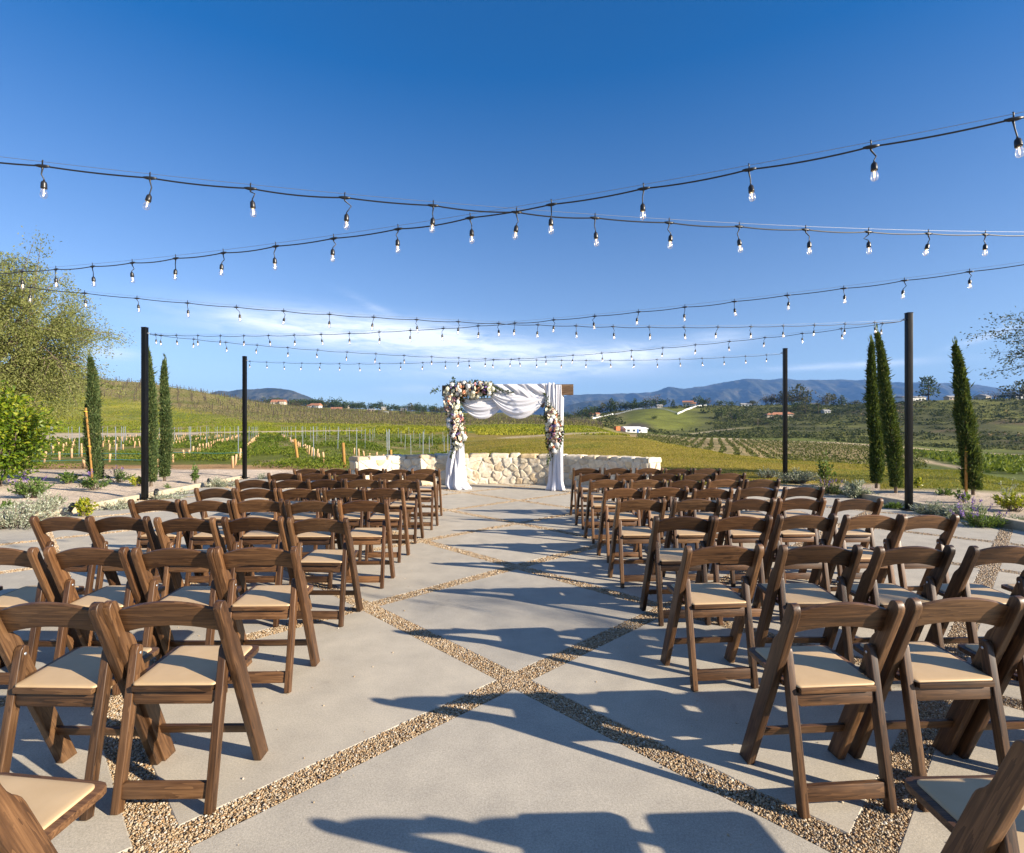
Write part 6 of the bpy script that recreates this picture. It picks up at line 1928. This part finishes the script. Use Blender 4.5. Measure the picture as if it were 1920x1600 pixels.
def build_world():
    if HAZE > 0:
        m = bpy.data.materials.new('air'); m.use_nodes = True; nt = m.node_tree; nt.nodes.clear()
        out = nt.nodes.new('ShaderNodeOutputMaterial'); v = nt.nodes.new('ShaderNodeVolumePrincipled')
        v.inputs['Color'].default_value = (.22, .47, 1.0, 1); v.inputs['Density'].default_value = HAZE; v.inputs['Anisotropy'].default_value = .0
        nt.links.new(v.outputs[0], out.inputs['Volume'])
        mb = MB(); mb.box((0, 0, 0), (1, 1, 1)); o = mb.build('haze', m)
        o.scale = (30000, 10200, 800); o.location = (0, 4900, 370); tag(o, 'thin blue air over the valley and mountains', 'haze', kind='stuff')
    w = bpy.data.worlds.new('World'); SC.world = w; w.use_nodes = True; nt = NT(w.node_tree); N = w.node_tree.nodes; N.clear()
    out = nt.n('ShaderNodeOutputWorld'); bg = nt.n('ShaderNodeBackground')
    sky = nt.n('ShaderNodeTexSky', sky_type='NISHITA', sun_disc=False, sun_elevation=R(SUN_EL), sun_rotation=R(SUN_AZ), altitude=450, air_density=1.0, dust_density=.1, ozone_density=6.0)
    g = nt.n('ShaderNodeTexCoord').outputs['Generated']
    s = nt.n('ShaderNodeSeparateXYZ', {0: g}); x, y, z = s.outputs
    az = nt.math('MULTIPLY', nt.math('ARCTAN2', x, y), 57.29578); el = nt.math('MULTIPLY', nt.math('ARCSINE', z), 57.29578)
    vec = nt.n('ShaderNodeCombineXYZ', {0: nt.math('MULTIPLY', az, .10), 1: nt.math('ADD', nt.math('MULTIPLY', el, .55), nt.math('MULTIPLY', az, .012)), 2: 0.0}).outputs[0]
    n1 = nt.noise(vec, 1.0, 7, .55, .35); n2 = nt.noise(nt.vmath('ADD', vec, (5.2, 3.1, .7)), 3.5, 7, .6, .6)
    tot = None
    # thin clouds: photo centre, half sizes in photo pixels, strength
    for (px, py, rx, ry, k, tilt) in ((640, 622, 210, 30, 1.3, .04), (830, 640, 150, 24, 1.2, .03), (205, 664, 50, 11, .9, .0), (1010, 672, 180, 24, 1.0, -.02), (1180, 668, 140, 17, .95, -.06), (960, 700, 240, 16, .55, 0),
                                      (780, 730, 60, 8, .5, 0), (1560, 687, 170, 6, .75, 0), (1860, 628, 70, 7, .55, -.30), (480, 600, 80, 10, .4, .1), (1350, 632, 60, 12, .35, 0), (700, 575, 40, 8, .35, .4), (-300, 640, 200, 26, .7, 0), (2300, 660, 260, 22, .6, 0)):
        a0 = math.degrees(math.atan((px - CX) / F_PX)); e0 = math.degrees(math.atan((CY - py) / F_PX * math.cos(R(a0))))
        sc = math.degrees(1 / F_PX) * math.cos(R(a0)) ** 2; se = math.degrees(1 / F_PX) * math.cos(R(a0))
        da = nt.math('SUBTRACT', az, a0); de = nt.math('SUBTRACT', nt.math('SUBTRACT', el, e0), nt.math('MULTIPLY', da, -tilt))
        q = nt.math('ADD', nt.math('POWER', nt.math('ABSOLUTE', nt.math('DIVIDE', da, rx * sc)), 2.0), nt.math('POWER', nt.math('ABSOLUTE', nt.math('DIVIDE', de, ry * se)), 2.0))
        gs = nt.math('MULTIPLY', nt.math('EXPONENT', nt.math('MULTIPLY', q, -1.0)), k)
        tot = gs if tot is None else nt.math('ADD', tot, gs)
    tex = nt.math('ADD', nt.math('MULTIPLY', n1, .62), nt.math('MULTIPLY', n2, .38))
    den = nt.math('MULTIPLY', nt.math('MULTIPLY', tot, nt.n('ShaderNodeMapRange', {0: tex, 1: .30, 2: .56, 3: 0.0, 4: 1.0}).outputs[0]), .85, clamp=True)
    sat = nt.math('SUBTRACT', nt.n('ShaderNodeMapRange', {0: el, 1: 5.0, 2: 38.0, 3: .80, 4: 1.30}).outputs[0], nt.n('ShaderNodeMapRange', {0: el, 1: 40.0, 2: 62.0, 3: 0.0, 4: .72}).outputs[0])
    val = nt.n('ShaderNodeMapRange', {0: el, 1: 40.0, 2: 65.0, 3: .95, 4: 1.25}).outputs[0]  # sky above the frame is paled and brightened to fill the shadows
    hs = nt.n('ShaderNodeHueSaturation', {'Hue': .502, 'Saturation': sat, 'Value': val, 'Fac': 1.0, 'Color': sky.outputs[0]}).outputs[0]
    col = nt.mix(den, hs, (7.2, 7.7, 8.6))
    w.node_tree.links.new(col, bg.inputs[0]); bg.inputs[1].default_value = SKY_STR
    w.node_tree.links.new(bg.outputs[0], out.inputs[0])
    L = bpy.data.lights.new('sun', 'SUN'); L.energy = SUN_STR; L.angle = R(.53); L.color = (1.0, .89, .73)
    o = bpy.data.objects.new('sun', L); COL.objects.link(o)
    d = Vector((math.sin(R(SUN_AZ)) * math.cos(R(SUN_EL)), math.cos(R(SUN_AZ)) * math.cos(R(SUN_EL)), math.sin(R(SUN_EL))))
    o.rotation_euler = d.to_track_quat('Z', 'Y').to_euler(); o.location = d * 60
    cam = bpy.data.cameras.new('camera'); co = bpy.data.objects.new('camera', cam); COL.objects.link(co)
    co.location = (0, 0, CAM_H); co.rotation_euler = (R(90), 0, 0)
    cam.sensor_fit = 'HORIZONTAL'; cam.sensor_width = 36.0; cam.lens = 36.0 * F_PX / 1920.0; cam.clip_start = .05; cam.clip_end = 40000
    SC.camera = co
    SC.view_settings.view_transform = 'Standard'; SC.view_settings.look = 'None'; SC.view_settings.exposure = EXPO; SC.view_settings.gamma = 1.0; SC.view_settings.use_curve_mapping = False
    c = SC.cycles
    c.max_bounces = 8; c.diffuse_bounces = 3; c.glossy_bounces = 3; c.transmission_bounces = 4; c.transparent_max_bounces = 12; c.volume_bounces = 0
    c.use_denoising = True; c.caustics_reflective = False; c.caustics_refractive = False; c.sample_clamp_indirect = 6


SKY_STR, SUN_STR, EXPO = .078, 5.0, 1.18
build_world()
